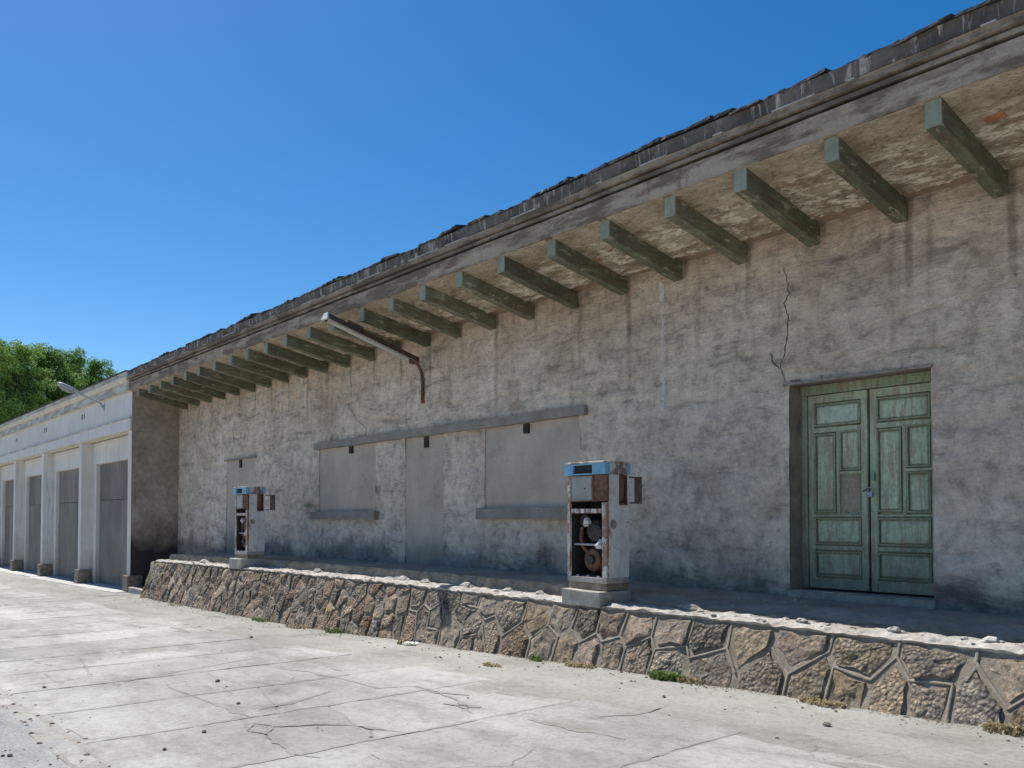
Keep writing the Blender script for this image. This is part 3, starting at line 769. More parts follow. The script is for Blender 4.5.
tv = []
for k in range(8):
    L, D, T = .5, .42, .032
    mm = MB(); vs = []; n = 5
    for i in range(n+1):
        x = L*i/n
        e = R.uniform(-.012, .012); f_ = R.uniform(-.006, .008)
        vs += [(x, e, 0), (x, e + R.uniform(0, .01), T + f_), (x, D, T + f_ + .06), (x, D, .05)]
    mm.add(vs, [(4*i+a, 4*i+(a+1) % 4, 4*i+4+(a+1) % 4, 4*i+4+a) for i in range(n) for a in range(4)] + [(3,2,1,0), (4*n, 4*n+1, 4*n+2, 4*n+3)])
    o = mm.build('roof_tile', 'roof_dark'); tv.append(o.data); bpy.data.objects.remove(o)
x = XC; lev = 0
while x < XR:
    o = bpy.data.objects.new('roof_tile', R.choice(tv)); COL.objects.link(o)
    L = R.uniform(.24, .46)
    lev = .5*lev + R.uniform(-.020, .024)
    o.location = (x, 7.38 + R.uniform(-.02, .025), E + 4.188 + TL(x) + lev)
    if R.random() < .09: o.location.z -= .035
    o.scale = (L/.45, 1, R.uniform(.7, 1.3)); o.rotation_euler = (R.uniform(-.06, .06), R.uniform(-.07, .05), R.uniform(-.04, .04))
    child(o, roof); x += L
mm = MB(); mm.add([(x_, 7.50, E + z_ + TL(x_)) for z_ in (3.83, 4.10) for x_ in (XC, XR)], [(0,1,3,2)]); S(mm.build('groove_back', 'roof_dark'))
# thin pale lip pieces, their broken lengths imitate glints of light under the tiles
x = XC + .3
while x < XR - 1:
    L = R.choice((.08, .15, .3, .5, .8)) * R.uniform(.7, 1.2)
    mm = MB(); mm.add([(x_, y_, E + z_ + TL(x_)) for x_ in (x, x+L) for y_, z_ in ((7.352, 4.021), (7.352, 4.032), (7.40, 4.032), (7.40, 4.021))],
        [(0,1,5,4), (1,2,6,5), (2,3,7,6), (3,0,4,7), (3,2,1,0), (4,5,6,7)])
    S(mm.build('glint_strip', 'galv')); x += L + R.uniform(.05, 1.3)
# other outer walls of the building
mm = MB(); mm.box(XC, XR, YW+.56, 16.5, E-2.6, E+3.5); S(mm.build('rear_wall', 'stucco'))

# ================================================================== LOADING PLATFORM (stone faced)
XL = -23.35; YB = 6.87; YT = 7.17
plat = empty('loading_platform', (-9, 7.6, zg(-9)), 'long low stone faced loading platform with broken crumbling edge', 'platform')
def PLT(o): return child(o, plat)
def fy(x, z):   # battered face
    t_ = (z - zg(x)) / (zd(x) - zg(x)); return YB + (YT - YB) * t_
def clip(poly, a, b, c):  # keep a*x+b*y<=c
    out = []
    for i in range(len(poly)):
        p, q = poly[i], poly[(i+1) % len(poly)]
        dp, dq = a*p[0]+b*p[1]-c, a*q[0]+b*q[1]-c
        if dp <= 0: out.append(p)
        if dp*dq < 0:
            t_ = dp/(dp-dq); out.append((p[0]+(q[0]-p[0])*t_, p[1]+(q[1]-p[1])*t_))
    return out
seeds = []
def fx(px): return aX(px, 7.05)
topb = [494.7, 525, 549, 572, 597, 622, 646, 692, 724, 766.5, 826, 891.5, 971, 1060, 1150, 1240]
botb = [482, 505, 539.6, 562, 583.5, 606, 627, 659, 687, 745, 794.6, 837, 868, 919.6, 943, 1010, 1085, 1160, 1240]
def hh(x): return zd(x) - zg(x)
for bnd, fr_, jr in ((topb, .70, .03), (botb, .22, .03)):
    for a, b in zip(bnd, bnd[1:]):
        x = (fx(a) + fx(b))/2; seeds.append((x, zg(x) + hh(x)*(fr_ + R.uniform(-jr, jr)), 1))
x = fx(1240) + .3
while x < XR - .2:
    seeds.append((x, zg(x)+hh(x)*.70, 1)); seeds.append((x+.3, zg(x)+hh(x)*.22, 1)); x += R.uniform(.5, .75)
xq = fx(494.7) - .10; tries = 0; small = []
while tries < 6000:
    tries += 1
    xx = R.uniform(XL + .08, xq); zz = zg(xx) + hh(xx)*R.uniform(.04, .97); md = R.choice((.24, .32, .40, .48))
    if all(math.hypot(xx-a, (zz-b)*1.15) > max(md, c*.8) for a, b, c in small): small.append((xx, zz, md))
seeds += [(a, b, 1 if a > fx(405) else 0) for a, b, c in small]
cells = []
for i, (sx, sz, big) in enumerate(seeds):
    H = hh(sx); poly = [(sx-1.2, zg(sx-1.2)-.06), (sx+1.2, zg(sx+1.2)-.06), (sx+1.2, zd(sx+1.2)-.025), (sx-1.2, zd(sx-1.2)-.025)]
    poly = clip(poly, -1, 0, -XL); poly = clip(poly, 1, 0, XR)
    for j, (tx, tz, _) in enumerate(seeds):
        if j == i or abs(tx-sx) > 2.2: continue
        a, b = tx-sx, tz-sz; c_ = (tx*tx+tz*tz-sx*sx-sz*sz)/2
        poly = clip(poly, a, b, c_)
        if len(poly) < 3: break
    if len(poly) >= 3: cells.append((poly, big, sx, sz))
ribs = {}
for (poly, big, sx, sz) in cells:
    n = len(poly); cx = sum(p[0] for p in poly)/n; cz = sum(p[1] for p in poly)/n
    gap = .040 if big else .020
    pts = []
    for a, b in zip(poly, poly[1:] + poly[:1]):
        L = math.hypot(b[0]-a[0], b[1]-a[1]); k = max(1, int(L/.07))
        for q in range(k): pts.append((a[0]+(b[0]-a[0])*q/k, a[1]+(b[1]-a[1])*q/k))
        if big:
            key = tuple(sorted(((round(a[0], 3), round(a[1], 3)), (round(b[0], 3), round(b[1], 3)))))
            ribs[key] = ribs.get(key, 0) + 1
    N = len(pts); rings = []
    rad = max(.05, min(math.hypot(p[0]-cx, p[1]-cz) for p in pts))
    bulge = R.uniform(.004, .035)
    tilt = (R.uniform(-.13, .13), R.uniform(-.13, .13))
    for sc, dep in ((1.0, .035), (.96, -.006), (.86, -.75), (.55, -.95), (.25, -1.0)):
        ring = []
        for (x, z) in pts:
            dx_, dz_ = x-cx, z-cz; L = math.hypot(dx_, dz_)
            s_ = sc * max(.3, (L - gap*(1 + .9*nz(x*6, z*6, 11)))/L)
            X2, Z2 = cx+dx_*s_, cz+dz_*s_
            off = dep if dep >= -.01 else dep*bulge
            rough = .022 if dep < -.01 else .006
            y = fy(X2, Z2) + off + rough*nz(X2*9, Z2*9, 2) + .6*rough*nz(X2*23, Z2*23, 5) + (tilt[0]*(X2-cx) + tilt[1]*(Z2-cz) if dep < 0 else 0)
            ring.append((X2, y, Z2))
        rings.append(ring)
    vs = [p for r_ in rings for p in r_] + [(cx, fy(cx, cz) - bulge + .02*nz(cx*9, cz*9, 2), cz)]
    fs = [(r_*N+k, r_*N+(k+1) % N, (r_+1)*N+(k+1) % N, (r_+1)*N+k) for r_ in range(4) for k in range(N)] + [(4*N+k, 4*N+(k+1) % N, 5*N) for k in range(N)]
    o = MB().add(vs, fs, False).build('stone', 'stone'); PLT(o)
# mortar bed behind the stones
mm = MB(); xs = frange(XL, XR, .3); vs = []
for x in xs:
    for z in (zg(x)-.08, zd(x)-.03): vs.append((x, fy(x, z)+.010, z))
mm.add(vs, [(2*i, 2*i+2, 2*i+3, 2*i+1) for i in range(len(xs)-1)])
mm.add([(XL, fy(XL, zg(XL))+.02, zg(XL)-.08), (XL, YW, zg(XL)-.08), (XL+.25, YW, zd(XL)), (XL+.25, YT+.02, zd(XL))], [(0,1,2,3)])
mm.add([(XR, YB, zg(XR)-.08), (XR, YW, zg(XR)-.08), (XR, YW, zd(XR)), (XR, YT, zd(XR))], [(0,1,2,3)])
PLT(mm.build('mortar_bed', 'mortar_bed'))
# raised ribbon pointing between the big stones
mm = MB()
for (a, b), cnt in ribs.items():
    if cnt < 2 or R.random() < .2: continue
    A = Vector((a[0], 0, a[1])); B = Vector((b[0], 0, b[1])); d = B-A
    if d.length < .03: continue
    d.normalize(); nr = Vector((-d.z, 0, d.x)); w = .0135
    k = max(2, int((B-A).length/.08)); vs = []
    for i in range(k+1):
        P_ = A.lerp(B, i/k); jw = w*(1+.35*nz(P_.x*7, P_.z*7, 1)); sh = nr*(.006*nz(P_.x*5, P_.z*5, 8))
        pr = -.002 + .009*nz(P_.x*3, P_.z*3, 6)
        for (s_, dy) in ((-1, .03), (-.75, -.006-pr), (-.25, -.009-pr), (.25, -.009-pr), (.75, -.006-pr), (1, .03)):
            q = P_ + nr*jw*s_ + sh; vs.append((q.x, fy(q.x, q.z) + dy, q.z))
    mm.add(vs, [(6*i+c, 6*i+c+1, 6*i+6+c+1, 6*i+6+c) for i in range(k) for c in range(5)])
tag(PLT(mm.build('mortar_pointing', 'mortar_rib')), kind='stuff')
# top: crumbling rim and the inner floor one low step up
def stepz(x):   # height of the inner floor above the rim
    return interp(x, [(-24, .17), (-9, .16), (-7.5, .14), (-6, .10), (30, .09)])
def topz(x, y):
    e = (y - 7.54 - .05*nz(x*1.7, 3, 5) - .03*nz(x*6, 1, 5)) / interp(x, [(-24, .07), (-8, .09), (-6.5, .35), (30, .5)])
    e = min(1, max(0, e)); e = e*e*(3-2*e)
    z = zd(x) + stepz(x)*e
    rimk = 1-e
    z += rimk*(.010 + .022*abs(nz(x*2.3, y*5, 2)) + .030*max(0, nz(x*5.5, y*8, 4)) + .016*nz(x*15, y*15, 1))
    z += e*(.018*nz(x*1.2, y*2, 8) + .008*nz(x*6, y*6, 3))
    if y < YT + .05: z -= .012 + .045*abs(nz(x*3.3, 1, 1)) + .02*abs(nz(x*13, 1, 1))
    return z
xs = frange(XL + .12, XR, .055); ys = [YT - .03, YT, YT+.03] + frange(YT+.07, 7.95, .035) + frange(8.05, YW + .03, .12); nx = len(xs)
vs = []
for j, y in enumerate(ys):
    for x in xs:
        yy = y + (.018*nz(x*4, 2, 9) + .010*nz(x*15, 2, 9) if j < 3 else 0)
        vs.append((x, yy, topz(x, y)))
k0 = len(vs)
for x in xs: vs.append((x, YT + .02 + .012*nz(x*4, 2, 9), zd(x) - .050 + .012*nz(x*8, 3, 3)))
mm = MB(); ir = [j for j, y in enumerate(ys) if y < 7.505][-1]
mm.add(vs, [(j*nx+i, j*nx+i+1, (j+1)*nx+i+1, (j+1)*nx+i) for j in range(ir) for i in range(nx-1)] + [(k0+i, k0+i+1, i+1, i) for i in range(nx-1)], False)
PLT(mm.build('rim', 'rim'))
i2 = [j for j, y in enumerate(ys) if y < 7.67][-1]
mm = MB(); mm.add(vs[:k0], [(j*nx+i, j*nx+i+1, (j+1)*nx+i+1, (j+1)*nx+i) for j in range(ir, i2) for i in range(nx-1)], False)
PLT(mm.build('earth_step', 'earth'))
mm = MB(); mm.add(vs[:k0], [(j*nx+i, j*nx+i+1, (j+1)*nx+i+1, (j+1)*nx+i) for j in range(i2, len(ys)-1) for i in range(nx-1)], True)
PLT(mm.build('floor', 'platform_floor'))
# loose rubble on the rim (stuff)
def rock(mm, x, y, z, r, sq=.6):
    ph = R.uniform(0, 6); vs = []; n = 7
    for a, (h, s) in enumerate(((-.3, .8), (.25, 1.0), (.8, .55))):
        for k in range(n):
            q = ph + 2*math.pi*k/n; rr = r*s*R.uniform(.7, 1.2); vs.append((x+rr*math.cos(q)*1.15, y+rr*math.sin(q), z + h*r*sq + R.uniform(-.1, .1)*r))
    vs.append((x, y, z + r*sq*.95))
    mm.add(vs, [(a*n+k, a*n+(k+1) % n, (a+1)*n+(k+1) % n, (a+1)*n+k) for a in range(2) for k in range(n)] + [(2*n+k, 2*n+(k+1) % n, 3*n) for k in range(n)])
mm = MB()
for k in range(420):
    x = R.uniform(XL+.3, 5); y = R.uniform(7.20, 7.60) if R.random() < .8 else R.uniform(7.6, 8.5)
    rock(mm, x, y, topz(x, y), R.choice((.012, .016, .02, .028)) * R.uniform(.7, 1.3))
tag(PLT(mm.build('loose_rubble', 'rim')), kind='stuff')
for (px, y, r) in ((690, 7.42, .10), (684, 7.46, .07), (404, 7.45, .10), (398, 7.40, .07), (425, 7.46, .08), (205, 7.42, .12), (318, 7.42, .09), (800, 7.38, .05), (893, 7.40, .06), (540, 7.45, .06), (508, 7.42, .07), (467, 7.46, .09), (990, 7.36, .06)):
    x = aX(px, y); mm = MB(); rock(mm, x, y, topz(x, y)+.01, r, .7); rock(mm, x+r*.9, y+.02, topz(x, y), r*.6)
    PLT(mm.build('rubble_lump', 'rim'))
# low kerb between the platform and the garages
kb = MB(); kb.box(XC+.35, XL+.3, 7.35, 7.65, zg(-25)-.1, zg(-25)+.13); o = kb.build('kerb_stone', 'block', bevel=.02)
tag(o, 'short low concrete kerb between stone platform and garage corner', 'kerb')

# ================================================================== GARAGES
XG = -62.0
gar = empty('garage_building', (-35, YF, zg(-35)), 'pale whitewashed garage row with tall grey doors and flat cornice', 'building')
def G(o): return child(o, gar)
YDR = 7.98
mm = MB(); mm.box(XG, XC - .004, YF, YF+.30, E+2.60, E+3.85)    # upper wall
G(mm.build('upper_wall', 'whitewash'))
mm = MB(); mm.box(XG, XC - .012, YF-.05, YF-.002, E+2.60, E+2.935); G(mm.build('band', 'whitewash', bevel=.006))
mm = MB(); mm.box(XG, XC - .010, YF-.07, YF-.003, E+2.938, E+2.975); G(mm.build('band_ledge', 'garage_cornice'))
mm = MB(); mm.box(XG, XC - .011, YF-.045, YF+.295, E+2.575, E+2.598); G(mm.build('band_edge', 'cream_edge'))
G(bar_profile([(7.46, E+3.58), (7.46, E+3.625), (7.62, E+3.625), (7.62, E+3.58)], XG, XC-.013, 'cornice_edge', 'cream_edge', 1, .003))
G(bar_profile([(7.40, E+3.627), (7.40, E+3.862), (7.62, E+3.862), (7.62, E+3.627)], XG, XC-.013, 'fascia', 'garage_cornice', 1, .004))
G(bar_profile([(7.36, E+3.865), (7.31, E+3.995), (7.31, E+4.02), (7.62, E+4.02), (7.62, E+3.865)], XG, XC-.013, 'cornice', 'cream_edge', 1, .004))
G(bar_profile([(7.34, E+4.022), (7.33, E+4.165), (7.60, E+4.165), (7.60, E+4.022)], XG, XC-.013, 'parapet', 'garage_cornice', 1, .004))
G(bar_profile([(7.30, E+4.167), (7.30, E+4.20), (16.0, E+4.6), (16.0, E+4.56)], XG, XC-.013, 'roof', 'roof_dark', .6, .006))
# side wall facing the platform, same stucco as the store
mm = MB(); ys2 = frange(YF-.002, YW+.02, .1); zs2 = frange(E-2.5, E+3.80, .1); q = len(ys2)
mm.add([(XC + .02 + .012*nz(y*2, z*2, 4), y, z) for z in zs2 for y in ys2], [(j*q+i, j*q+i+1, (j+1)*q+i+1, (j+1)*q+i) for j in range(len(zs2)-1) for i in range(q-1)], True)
t = None
pxs = [-26.5, -32.32, -38.35, -44.2, -50.1, -56.0]
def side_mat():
    t = NT('side_stucco', .93); p = t.pos; x, y, z = t.xyz(p)
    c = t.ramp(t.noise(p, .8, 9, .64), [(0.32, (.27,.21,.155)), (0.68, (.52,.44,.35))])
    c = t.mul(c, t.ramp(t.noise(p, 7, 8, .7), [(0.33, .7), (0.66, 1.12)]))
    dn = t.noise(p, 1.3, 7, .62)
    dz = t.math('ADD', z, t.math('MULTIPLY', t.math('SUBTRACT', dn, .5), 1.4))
    c = t.mix(t.rng(dz, E-.35, E-.95, 0, .93), c, (.035,.033,.034))  # blends to near black towards the base
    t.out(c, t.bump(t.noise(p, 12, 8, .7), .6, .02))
side_mat()
G(mm.build('side_wall', 'side_stucco'))
mm = MB(); mm.box(XG, XC-.03, YDR+.12, 16, E-2.9, E+3.9); G(mm.build('core_wall', 'whitewash'))
for k, xr in enumerate(pxs):
    zb = zg(xr - .3)
    mm = MB(); mm.box(xr-.36, xr-.002, YF, YDR+.11, zb-.05, E+2.574)
    pier = G(mm.build('pier', 'whitewash', bevel=.008))
    mm = MB(); n = 1
    mm.box(xr-.46, xr+.07, YF-.09, YF+.34, zb-.06, zb+.50)
    pl = mm.build('plinth', 'plinth', bevel=.03); child(pl, pier)
    if k == len(pxs)-1: break
    xl = pxs[k+1]            # bay between pier k+1 (left) and pier k (right)
    a, b = xl + .002, xr - .362
    mm = MB(); mm.box(a, b, YDR-.12, YDR+.11, E+1.82, E+2.573); G(mm.build('bay_header', 'whitewash'))
    mm = MB(); mm.box(a, a+.42, YDR-.10, YDR+.11, zg(a)-.1, E+1.818); G(mm.build('jamb', 'whitewash'))
    d0, d1 = a+.425, b-.002; nleaf = 4; w = (d1-d0)/nleaf
    dr = bpy.data.objects.new('garage_door', None); COL.objects.link(dr); dr.location = (d0, YDR, zg(d0)); child(dr, gar)
    hgt = E + 1.815 - zg(d0)
    for q in range(nleaf):
        o = MB().box(q*w+.008, (q+1)*w-.008, .02, .06, .03, hgt*.70-.008).build('door_leaf', 'garage_door', dr, bevel=.006)
        o = MB().box(q*w+.008, (q+1)*w-.008, .02, .06, hgt*.70+.008, hgt).build('top_panel', 'garage_door', dr, bevel=.006)
    MB().box(0, d1-d0, .058, .08, .0, hgt).build('door_backing', 'slot', dr)
    o = MB().box(d1-d0-.10, d1-d0-.05, .0, .022, .05, hgt-.02).build('red_edge', 'brick', dr)
    mm = MB(); xm_ = (a+b)/2
    for s in (-.14, .14):
        mm = MB(); xv = aX(82, YF) - 5.9*(k) + s; mm.box(xv-.055, xv+.055, YF-.004, YF+.02, E+3.40, E+3.57); G(mm.build('vent_slot', 'slot'))
    # bright clean apron slab in front of each door
    piece('door_apron', jag((a+.1, YF-.42-.1*k % .2), (b+.25, YF-.38), .4, .04)[0:] + [(b+.25, YF-.38), (b+.3, YDR), (a+.1, YDR)], lambda x, y: zg(x)+.012 + .03*(y-YF+.4), 'pale_apron', apron, depth=.1)

# ================================================================== THINGS
# fuel pumps
def make_pump(name_loc, label):
    p = empty('fuel_pump', name_loc, label, 'fuel pump', 'old fuel pumps on the platform edge')
    W_, D_, H_ = .66, .39, 1.45
    def part(mm, name, mat, bevel=0.0): return mm.build(name, mat, p, bevel)
    part(MB().box(.01, W_-.01, .012, D_-.01, -.085, -.001), 'base_foot', 'plinth', .006)
    part(MB().box(0, W_, 0, D_, 0, .065), 'base_frame', 'block', .006)
    part(MB().box(.0225, .03, .03, D_-.02, .067, .97), 'dark_liner', 'dark_metal')  # added dark liners, so the cabinet interior looks more shaded
    part(MB().box(W_-.03, W_-.0225, .046, D_-.02, .067, .92), 'dark_liner', 'dark_metal')
    part(MB().box(0, .022, .03, D_, .066, 1.28), 'side_panel', 'pump_white', .004)
    sp = MB(); sp.box(W_-.022, W_, .045, D_, .066, .93); sp.box(W_-.022, W_, .045, .215, .9305, 1.29); sp.box(W_-.022, W_, .365, D_, .9305, 1.29)
    part(sp, 'side_panel', 'pump_white')
    bt = MB(); bt.box(W_-.09, W_-.06, .217, .363, .94, 1.29); bt.box(W_-.06, W_-.004, .2165, .222, .935, 1.288); bt.box(W_-.06, W_-.004, .358, .3635, .935, 1.288); bt.box(W_-.06, W_+.012, .222, .358, .925, .945)
    part(bt, 'nozzle_boot', 'rust')
    part(MB().box(.022, W_-.022, D_-.018, D_-.001, .066, 1.29), 'back_panel', 'dark_metal')
    part(MB().box(0, .048, 0, .030, .066, 1.29), 'corner_post', 'pump_post', .004)
    part(MB().box(W_-.075, W_-.001, 0, .044, .066, .96), 'corner_post', 'pump_post', .005)
    part(MB().box(.05, W_-.076, .01, .05, .83, .885), 'shelf_bar', 'pump_post', .005)
    # dial box
    part(MB().box(.05, W_-.001, .012, .30, .975, 1.288), 'dial_box', 'rust', .004)
    dl = part(MB().box(.075, .41, -.002, .0115, .995, 1.265), 'dial_glass', 'glass_face', .003)
    fr = MB()
    for (a, b, c, d) in ((.06, .425, .98, .995), (.06, .425, 1.265, 1.28), (.06, .075, .995, 1.265), (.41, .425, .995, 1.265)): fr.box(a, b, -.008, .0118, c, d)
    part(fr, 'dial_frame', 'rust_pale')
    part(MB().box(.295, .312, -.006, -.0022, 1.12, 1.135), 'dial_pin', 'slot')
    # head: blue front band with dark display, pale worn sides and lid
    c0, c1 = 1.292, 1.425
    hb = MB(); hb.box(-.02, .125, -.03, .05, c0, c1); hb.box(.455, W_+.012, -.03, .05, c0, c1); hb.box(.1255, .4545, -.03, .05, c0, c0+.016); hb.box(.1255, .4545, -.03, .05, c1-.016, c1)
    part(hb, 'head_front', 'pump_blue')
    part(MB().box(.126, .454, .005, .045, c0+.017, c1-.017), 'display', 'slot')
    part(MB().box(-.02, W_+.012, .051, D_+.015, c0+.004, c1), 'head_side', 'pump_cap', .006)
    part(MB().box(-.024, W_+.016, -.034, D_+.02, c1+.001, H_), 'head_lid', 'pump_cap', .012)
    part(MB().box(W_+.0125, W_+.02, D_-.05, D_+.012, c0+.01, c1-.01), 'corner_badge', 'pump_blue', .003)
    # nozzle hanger behind the boot
    hg = MB(); hg.box(W_-.03, W_-.005, D_, D_+.24, 1.255, 1.275); hg.box(W_-.03, W_-.005, D_, D_+.24, .945, .965); hg.box(W_-.030, W_-.007, D_+.13, D_+.24, .966, 1.254)
    part(hg, 'nozzle_hanger', 'rust_dark')
    # innards
    def cyl(c, axis, r, L, n=18):
        a = Vector(c); b = a + Vector(axis)*L; return MB().tube([a, a.lerp(b, .08), a.lerp(b, .92), b], [r*.9, r, r, r*.9], n)
    part(cyl((.36, .10, .62), (0, 1, 0), .135, .20), 'motor', 'dark_metal')
    part(cyl((.42, .06, .60), (0, 1, 0), .10, .05), 'pulley', 'dark_metal')
    part(cyl((.33, .09, .27), (0, 1, 0), .14, .2), 'pump_body', 'rust')
    part(cyl((.33, .05, .27), (0, 1, 0), .055, .05), 'pump_hub', 'dark_metal')
    part(cyl((.17, .12, .74), (0, 1, 0), .085, .15), 'filter_housing', 'dark_metal')
    part(MB().tube([(.13, .12, .66), (.12, .12, .52), (.16, .12, .42), (.25, .14, .33)], .026, 8), 'pipe', 'rust')
    part(MB().tube([(.05, .08, .455), (.6, .08, .45)], .014, 8), 'cross_rod', 'galv')
    part(MB().tube([(.52, .12, .08), (.53, .12, .5), (.50, .12, .95)], .02, 8), 'pipe', 'rust')
    v1 = MB(); rock(v1, .29, .055, .72, .055, 1.2); rock(v1, .27, .06, .68, .035, 1.0); part(v1, 'sun_spot', 'lamp_white')  # pale lumps standing in for spots of sunlight on the innards
    v2 = MB(); rock(v2, .52, .045, .43, .06, 1.2); rock(v2, .53, .05, .48, .04, 1.2); part(v2, 'sun_spot', 'lamp_white')
    bo = MB()
    for x in (.15, .33, .50): bo.tube([(x, .03, .064), (x, .03, .085)], .022, 8)
    part(bo, 'base_bolts', 'galv')
    sc = MB().tube([(W_+.0005, .115, .70), (W_+.004, .115, .70)], .055, 14); part(sc, 'bare_patch', 'rust_pale')
    return p
P1 = at(567.5, 583, 7.25); P2 = at(235, 554.7, 7.25)
make_pump((P1.x, 7.25, E-.785), 'nearer rusty white fuel pump with blue head, left of the green door')
make_pump((P2.x, 7.25, E-.80), 'farther rusty white fuel pump with blue head, before the narrow blind doorway')
for (P, dzb, lab) in ((P1, -.785, 'concrete block under the nearer fuel pump'), (P2, -.80, 'concrete block under the farther fuel pump')):
    mm = MB(); x0, x1 = P.x+.03, P.x+.67
    b = rough_bar(x0, x1, 7.12, 7.66, zd(P.x)-.03, E+dzb-.086, .14, .012); o = b.build('concrete_block', 'block', bevel=.008)
    tag(o, lab, 'block', 'blocks carrying the fuel pumps')

# bracket tube lamp under the eave
xl = aX(424, YW); zroot = aZ(424, 400, YW)
lamp = empty('bracket_lamp', (xl, YW, zroot), 'rusty tube lamp on bent pipe, sticking out from under the eave', 'lamp')
rz = lambda Z: E + Z - zroot
MB().tube([(0, -.03, -.05), (0, -.04, .18), (0, -.04, .34), (0, -.06, .50), (0, -.12, .62), (0, -.20, .69), (0, -.32, .735)], .03, 10).build('pipe', 'lamp_rust', lamp)
MB().tube([(0, -.03, -.06), (0, -.03, .16)], .042, 10).build('pipe_sleeve', 'rust', lamp)
# housing along A->B
A = Vector((0, 8.62-YW, rz(2.88))); B = Vector((0, 6.85-YW, rz(3.40))); d = (B-A).normalized(); up = Vector((0, -d.z, d.y)); up = up if up.z > 0 else -up
def hous(mm, prof, t0=0.0, t1=1.0):
    q = len(prof); vs = []
    for t_ in (t0, t1):
        c = A.lerp(B, t_)
        vs += [c + Vector((sx, 0, 0)) + up*u for sx, u in prof]
    return mm.add(vs, [(k, (k+1) % q, q+(k+1) % q, q+k) for k in range(q)] + [tuple(range(q))[::-1], tuple(range(q, 2*q))])
hs = [(-.115, -.02), (-.06, .085), (.06, .085), (.115, -.02), (.105, -.02), (.052, .073), (-.052, .073), (-.105, -.02)]
hous(MB(), hs).build('housing', 'lamp_rust', lamp)
hous(MB(), [(-.104, -.022), (-.0515, .070), (.0515, .070), (.104, -.022), (.095, -.022), (.045, .058), (-.045, .058), (-.095, -.022)], .012, .96).build('reflector', 'lamp_white', lamp)
hous(MB(), [(-.117, -.03), (-.06, .09), (.06, .09), (.117, -.03)], 1.0, 1.018).build('end_cap', 'lamp_white', lamp)
hous(MB(), [(-.117, -.03), (-.06, .09), (.06, .09), (.117, -.03)], -.04, 0.0).build('end_cap', 'rust', lamp)
MB().tube([A.lerp(B, .05) - up*.0 + Vector((-.03, 0, 0)), A.lerp(B, .94) + Vector((-.03, 0, 0))], .019, 10).build('tube', 'lamp_white', lamp)
hous(MB(), [(-.05, .086), (-.05, .14), (.05, .14), (.05, .086)], .62, .80).build('gear_box', 'lamp_rust', lamp)

# street lamp on the garage front
q0 = at(103, 404, YF)
sl = empty('street_lamp', tuple(q0), 'grey cobra-head street lamp on slanting arm above the garages', 'street lamp')
tip = Vector((0, 6.15-YF, .50))
MB().tube([(0, .0, -.12), (0, -.05, -.10), (0, -.12, .02), tip*.35 + Vector((0, 0, -.0)), tip*.62], .032, 10).build('arm', 'galv', sl)
MB().box(-.06, .06, -.02, .012, -.22, .02).build('wall_bracket', 'galv', sl, bevel=.004)
hd = [(0.50, .035, .035), (.56, .06, .05), (.64, .10, .075), (.78, .145, .10), (.92, .15, .10), (.99, .11, .075), (1.02, .03, .03)]
vs = []; n = 14
for (t_, w, h) in hd:
    c = tip*t_
    for k in range(n):
        a = 2*math.pi*k/n; vs.append((c.x + w*math.cos(a), c.y, c.z + .02 + (h if math.sin(a) > 0 else h*.55)*math.sin(a)))
MB().add(vs, [(i*n+k, i*n+(k+1) % n, (i+1)*n+(k+1) % n, (i+1)*n+k) for i in range(len(hd)-1) for k in range(n)] + [tuple(range(n)), tuple(range((len(hd)-1)*n, len(hd)*n))[::-1]], True).build('lamp_head', 'galv', sl)
vs = []
for (t_, w) in ((.68, .07), (.80, .115), (.92, .11), (.98, .06)):
    c = tip*t_
    for k in range(7):
        a = math.pi + math.pi*k/6; vs.append((c.x + w*math.cos(a), c.y, c.z - .02 + .10*math.sin(a)*w/.115))
MB().add(vs, [(i*7+k, i*7+k+1, (i+1)*7+k+1, (i+1)*7+k) for i in range(3) for k in range(6)], True).build('lamp_glass', 'glass_face', sl)

# trees behind the garages
def leaves(mm, c, r, n, size, rr):
    for _ in range(n):
        v = Vector((rr.gauss(0, 1), rr.gauss(0, 1), rr.gauss(0, 1))).normalized() * (rr.random()**.45)
        p = Vector(c) + Vector((v.x*r[0], v.y*r[1], v.z*r[2]))
        a = Vector((rr.uniform(-1, 1), rr.uniform(-1, 1), rr.uniform(-1, 1))).normalized(); b = a.cross(Vector((rr.uniform(-1, 1), rr.uniform(-1, 1), rr.uniform(-.3, 1)))).normalized()
        s = size*rr.uniform(.6, 1.3); w = s*.62
        mm.v += [tuple(p - a*s), tuple(p - b*w), tuple(p + a*s), tuple(p + b*w)]
        k = len(mm.v); mm.f.append([k-4, k-3, k-2, k-1]); mm.sm.append(False)
def ray(px, py, d):
    l = (px-512)/F*d; return Vector((-CA*d + SA*l, SA*d + CA*l, E + (HOR-py)*d/F))
